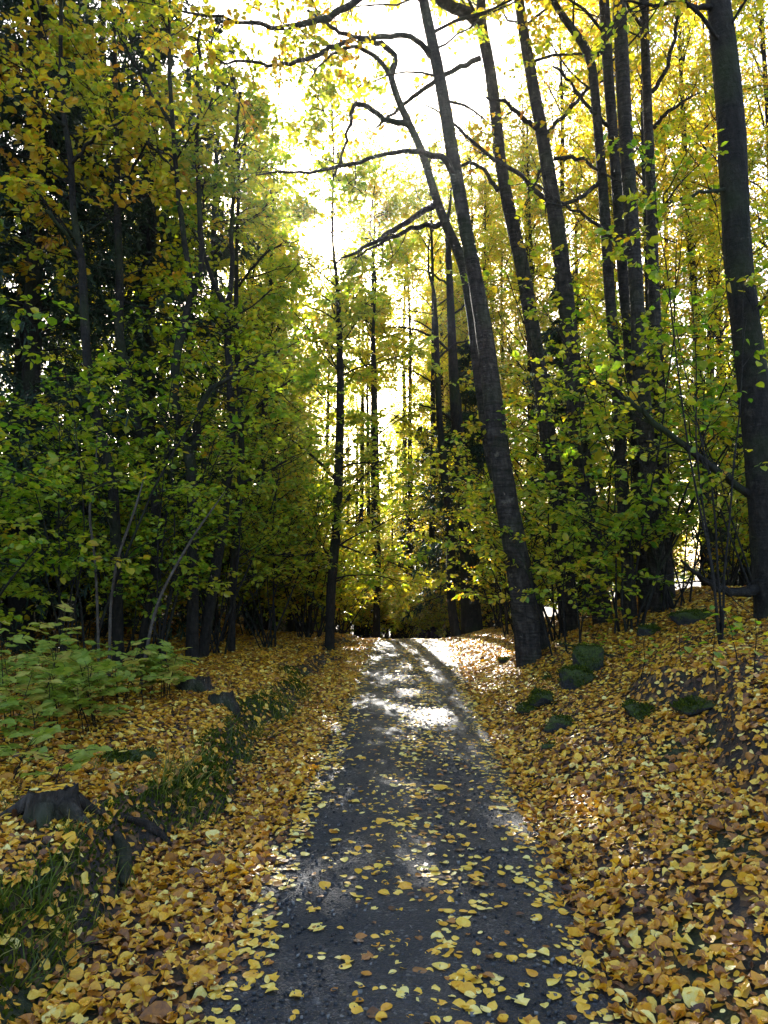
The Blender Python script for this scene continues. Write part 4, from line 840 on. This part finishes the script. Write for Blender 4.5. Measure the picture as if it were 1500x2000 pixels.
# seedlings on the right bank
def round_leaf(sd, h):
    m = MB(); tube(m, np.array([[0, 0, 0], [0.15, 0, 0.02], [0.3, 0, 0.0]]), 0.015, 4, 0)
    add_leaves(m, np.array([[0.28, 0, 0]]), np.array([[1, 0, -0.15]]), np.array([[0, 0, 1.0]]), np.array([1.0]), np.array([h]), 'round', 1, np.array([[0.2, -0.2, 0.2]]))
    return m.mesh('leaf', [M_BARK_D, M_LEAF])
RL = [round_leaf(0, 0.24), round_leaf(1, 0.32), round_leaf(2, 0.45), round_leaf(3, 0.60), round_leaf(4, 0.18)]
SD = [(1250, 1330, 0.45), (1400, 1345, 0.5), (1470, 1330, 0.55), (1160, 1280, 0.4), (1440, 1290, 0.5), (1385, 1260, 0.4), (1215, 1290, 0.35), (1330, 1300, 0.3)]
SL = ['in front of the dark boulders', 'below the dark root on the bank', 'at the right edge of the picture', 'right beside the square mossy stone', 'under the big dark trunk', 'beside the wet boulder', 'above the square mossy stone', 'between the two dark boulders']
for k, ((u, v, h), w) in enumerate(zip(SD, SL)):
    p = hit(u, v); T = Tree('lime_seedling', 'small lime seedling with round green leaves ' + w, 'seedling', p)
    st = grow(rng, p[None] - [[0, 0, 0.03]], np.array([[rng.normal(0, .2), rng.normal(0, .2), 1.0]]), np.array([h]), 7, 0.1, 0)
    m = MB(); tube(m, st[0], np.linspace(0.005, 0.002, 7), 5, 0); T.part('stem', m, [M_BARK_D])
    for q in range(11):
        pp, tg = along(st, np.array([0]), np.array([0.4 + 0.055 * q])); az = 2.2 * q
        off = np.array([math.cos(az), math.sin(az), 0.1]) * rng.uniform(0.02, 0.14)
        o = link('leaf', RL[rng.integers(0, 5)], T.o, tuple(pp[0] + off - T.base)); o.rotation_euler = (rng.normal(0, .3), rng.normal(0.1, .3), az); s_ = rng.uniform(0.045, 0.075); o.scale = (s_, s_, s_)
# sapling whose big leaves hang in front of the right hand trunks: every leaf its own piece
p = gp(3.15, 7.0); T = Tree('lime_sapling', 'slender lime sapling whose large bright green leaves hang before the right trunks', 'sapling', p)
st = grow(rng, np.tile(p, (4, 1)) - [[0, 0, 0.05]], np.array([[0.02, 0.0, 1], [0.16, 0.1, 1], [-0.1, 0.05, 1], [0.10, -0.05, 1]]), np.array([5.2, 4.6, 3.9, 4.2]), 12, 0.05, 0.0)
for k in range(4):
    m = MB(); tube(m, st[k], np.linspace(0.013, 0.003, 12), 6, 0); T.part('stem', m, [M_BARK_D])
nb = 44; bi = rng.integers(0, 4, nb); pp, tg = along(st, bi, rng.uniform(0.38, 1, nb)); a = rng.uniform(0, 6.28, nb)
Bq = grow(rng, pp, np.stack([np.cos(a), np.sin(a), rng.uniform(-.1, .5, nb)], 1) + tg * 0.3, rng.uniform(0.35, 0.9, nb), 6, 0.12, -0.03)
m = MB(); tubes(m, Bq, np.linspace(0.005, 0.002, 6)[None] * np.ones((nb, 1)), 4, 0); T.part('crown', m, [M_BARK_D], kind='stuff')
nl = 290; bi = rng.integers(0, nb, nl); pp, tg = along(Bq, bi, rng.uniform(0.15, 1, nl))
for q in range(nl):
    o = link('leaf', RL[rng.choice(5, p=[.3, .22, .2, .2, .08])], T.o, tuple(pp[q] - T.base)); o.rotation_euler = (rng.normal(0, .45), rng.normal(0.35, .4), rng.uniform(0, 6.28)); s_ = rng.uniform(0.05, 0.085); o.scale = (s_, s_, s_)
# grass along the left bank
mb = MB(); rng = np.random.default_rng(500)
tufts = [(345, 1555, 90, .17), (370, 1530, 60, .15), (60, 1850, 70, .16), (110, 1830, 60, .13), (20, 1880, 60, .15), (500, 1440, 70, .16), (540, 1405, 70, .16), (470, 1470, 50, .12), (560, 1380, 60, .15), (420, 1510, 50, .12), (300, 1560, 40, .10), (160, 1760, 40, .10), (240, 1735, 40, .10), (20, 1590, 60, .13), (120, 1625, 30, .08), (590, 1365, 50, .13), (380, 1590, 40, .12), (100, 1790, 40, .12), (1380, 1470, 20, .08), (1200, 1500, 16, .07), (330, 1500, 20, .10), (200, 1500, 30, .12)]
for (u, v, c, h) in tufts:
    p = hit(u, v); b = p + np.stack([rng.normal(0, .07, c), rng.normal(0, .09, c), np.zeros(c)], 1); b[:, 2] = surf(b[:, 0], b[:, 1]) - 0.01
    d = np.stack([rng.normal(0.15, .35, c), rng.normal(-0.1, .35, c), np.ones(c)], 1); P = grow(rng, b, d, h * rng.uniform(.6, 1.5, c), 5, 0.1, -0.16)
    side = nrm(np.cross(P[:, 1] - P[:, 0], rng.normal(0, 1, (c, 3)))); w = 0.0035 * np.array([1, .9, .75, .5, .1])
    V = np.stack([P - side[:, None] * w[None, :, None], P + side[:, None] * w[None, :, None]], 2)
    q = np.array([[2 * k, 2 * k + 1, 2 * k + 3, 2 * k + 2] for k in range(4)])
    mb.add(V, q[None] + (np.arange(c) * 10)[:, None, None], 0, np.repeat(rng.uniform(0, 1, c) ** 1.5, 10), False)
tag(link('grass', mb.mesh('grass', [M_GRASS])), 'dark green grass tufts hanging over the left bank edge', 'grass', None, 'stuff')

rng = np.random.default_rng(600); mb = MB(); c = 15000
y_ = 2.0 + 8.5 * rng.uniform(0, 1, c) ** 1.3; wob = 0.10 * np.sin(1.9 * y_ + 0.7) + 0.07 * np.sin(4.3 * y_ + 2.0)
pch = np.sin(2.7 * y_) + np.sin(1.3 * y_ + 1) + rng.normal(0, 0.7, c); kk = pch > -0.4; y_, wob = y_[kk], wob[kk]; c = len(y_)
x_ = path_c(y_) - PATH_HW - (0.72 + wob + rng.normal(0, 0.085, c)); b = np.stack([x_, y_, height(x_, y_) - 0.003], 1)
d = nrm(np.stack([rng.normal(0.5, 0.5, c), rng.normal(-0.1, 0.5, c), np.ones(c)], 1))
add_leaves(mb, b, d, nrm(rng.normal(0, 1, (c, 3))), rng.uniform(0.015, 0.035, c), np.clip(rng.normal(0.5, 0.25, c), 0, 1), 'far', 0)
c = 1100; y_ = 2.0 + 8.5 * rng.uniform(0, 1, c) ** 1.2; y_ = y_[np.sin(3.3 * y_ + 0.4) + rng.normal(0, 0.5, c) > -0.2]; c = len(y_)
wob = 0.10 * np.sin(1.9 * y_ + 0.7) + 0.07 * np.sin(4.3 * y_ + 2.0); x_ = path_c(y_) - PATH_HW - (0.80 + wob + rng.normal(0, 0.06, c)); b = np.stack([x_, y_, height(x_, y_) - 0.01], 1)
P = grow(rng, b, np.stack([rng.normal(0.4, .35, c), rng.normal(-0.15, .35, c), np.ones(c)], 1), 0.09 * rng.uniform(.5, 1.5, c), 5, 0.1, -0.2)
side = nrm(np.cross(P[:, 1] - P[:, 0], rng.normal(0, 1, (c, 3)))); w = 0.003 * np.array([1, .9, .75, .5, .1])
V = np.stack([P - side[:, None] * w[None, :, None], P + side[:, None] * w[None, :, None]], 2); q = np.array([[2 * k, 2 * k + 1, 2 * k + 3, 2 * k + 2] for k in range(4)])
mb.add(V, q[None] + (np.arange(c) * 10)[:, None, None], 1, np.repeat(rng.uniform(0, 1, c) ** 1.5, 10), False)
tag(link('moss', mb.mesh('moss', [M_MOSS, M_GRASS])), 'green mossy grass edge running along the lip of the left bank', 'moss', None, 'stuff')
mb = MB(); c = 5200; y_ = 2.0 + 9 * rng.uniform(0, 1, c) ** 1.6; x_ = path_c(y_) + rng.uniform(-1, 1, c) * PATH_HW
cube = np.array([[sx, sy, sz] for sz in (-1, 1) for sx, sy in ((-1, -1), (1, -1), (1, 1), (-1, 1))], float)
V = cube[None] * (1 + rng.normal(0, 0.28, (c, 8, 1))) * rng.uniform(0.002, 0.0065, (c, 1, 1)) * rng.uniform(0.6, 1.3, (c, 1, 3)) + np.stack([x_, y_, surf(x_, y_)], 1)[:, None]
q = np.array([[0, 3, 2, 1], [4, 5, 6, 7], [0, 1, 5, 4], [1, 2, 6, 5], [2, 3, 7, 6], [3, 0, 4, 7]])
mb.add(V, q[None] + (np.arange(c) * 8)[:, None, None]); tag(link('gravel', mb.mesh('gravel', [M_PEBBLE])), 'small dark gravel stones bedded in the path surface', 'gravel', None, 'stuff')

# ------------------------------------------------------------------ haze in the wood
m, nt, out = mat('haze_air'); pv = N(nt, 'VolumePrincipled', Density=0.00028, Anisotropy=0.80); pv.inputs['Color'].default_value = (0.95, 0.97, 1.0, 1)
nt.links.new(pv.outputs[0], out.inputs['Volume'])
bm = bmesh.new(); bmesh.ops.create_cube(bm, size=1.0)
for v in bm.verts: v.co = Vector((v.co.x * 520, 95 + v.co.y * 470, -4.2 + (v.co.z + 0.5) * 28.7))
me = bpy.data.meshes.new('haze'); bm.to_mesh(me); bm.free(); me.materials.append(m)
tag(link('haze', me), 'thin sunlit haze hanging in the wood', 'haze', None, 'stuff')
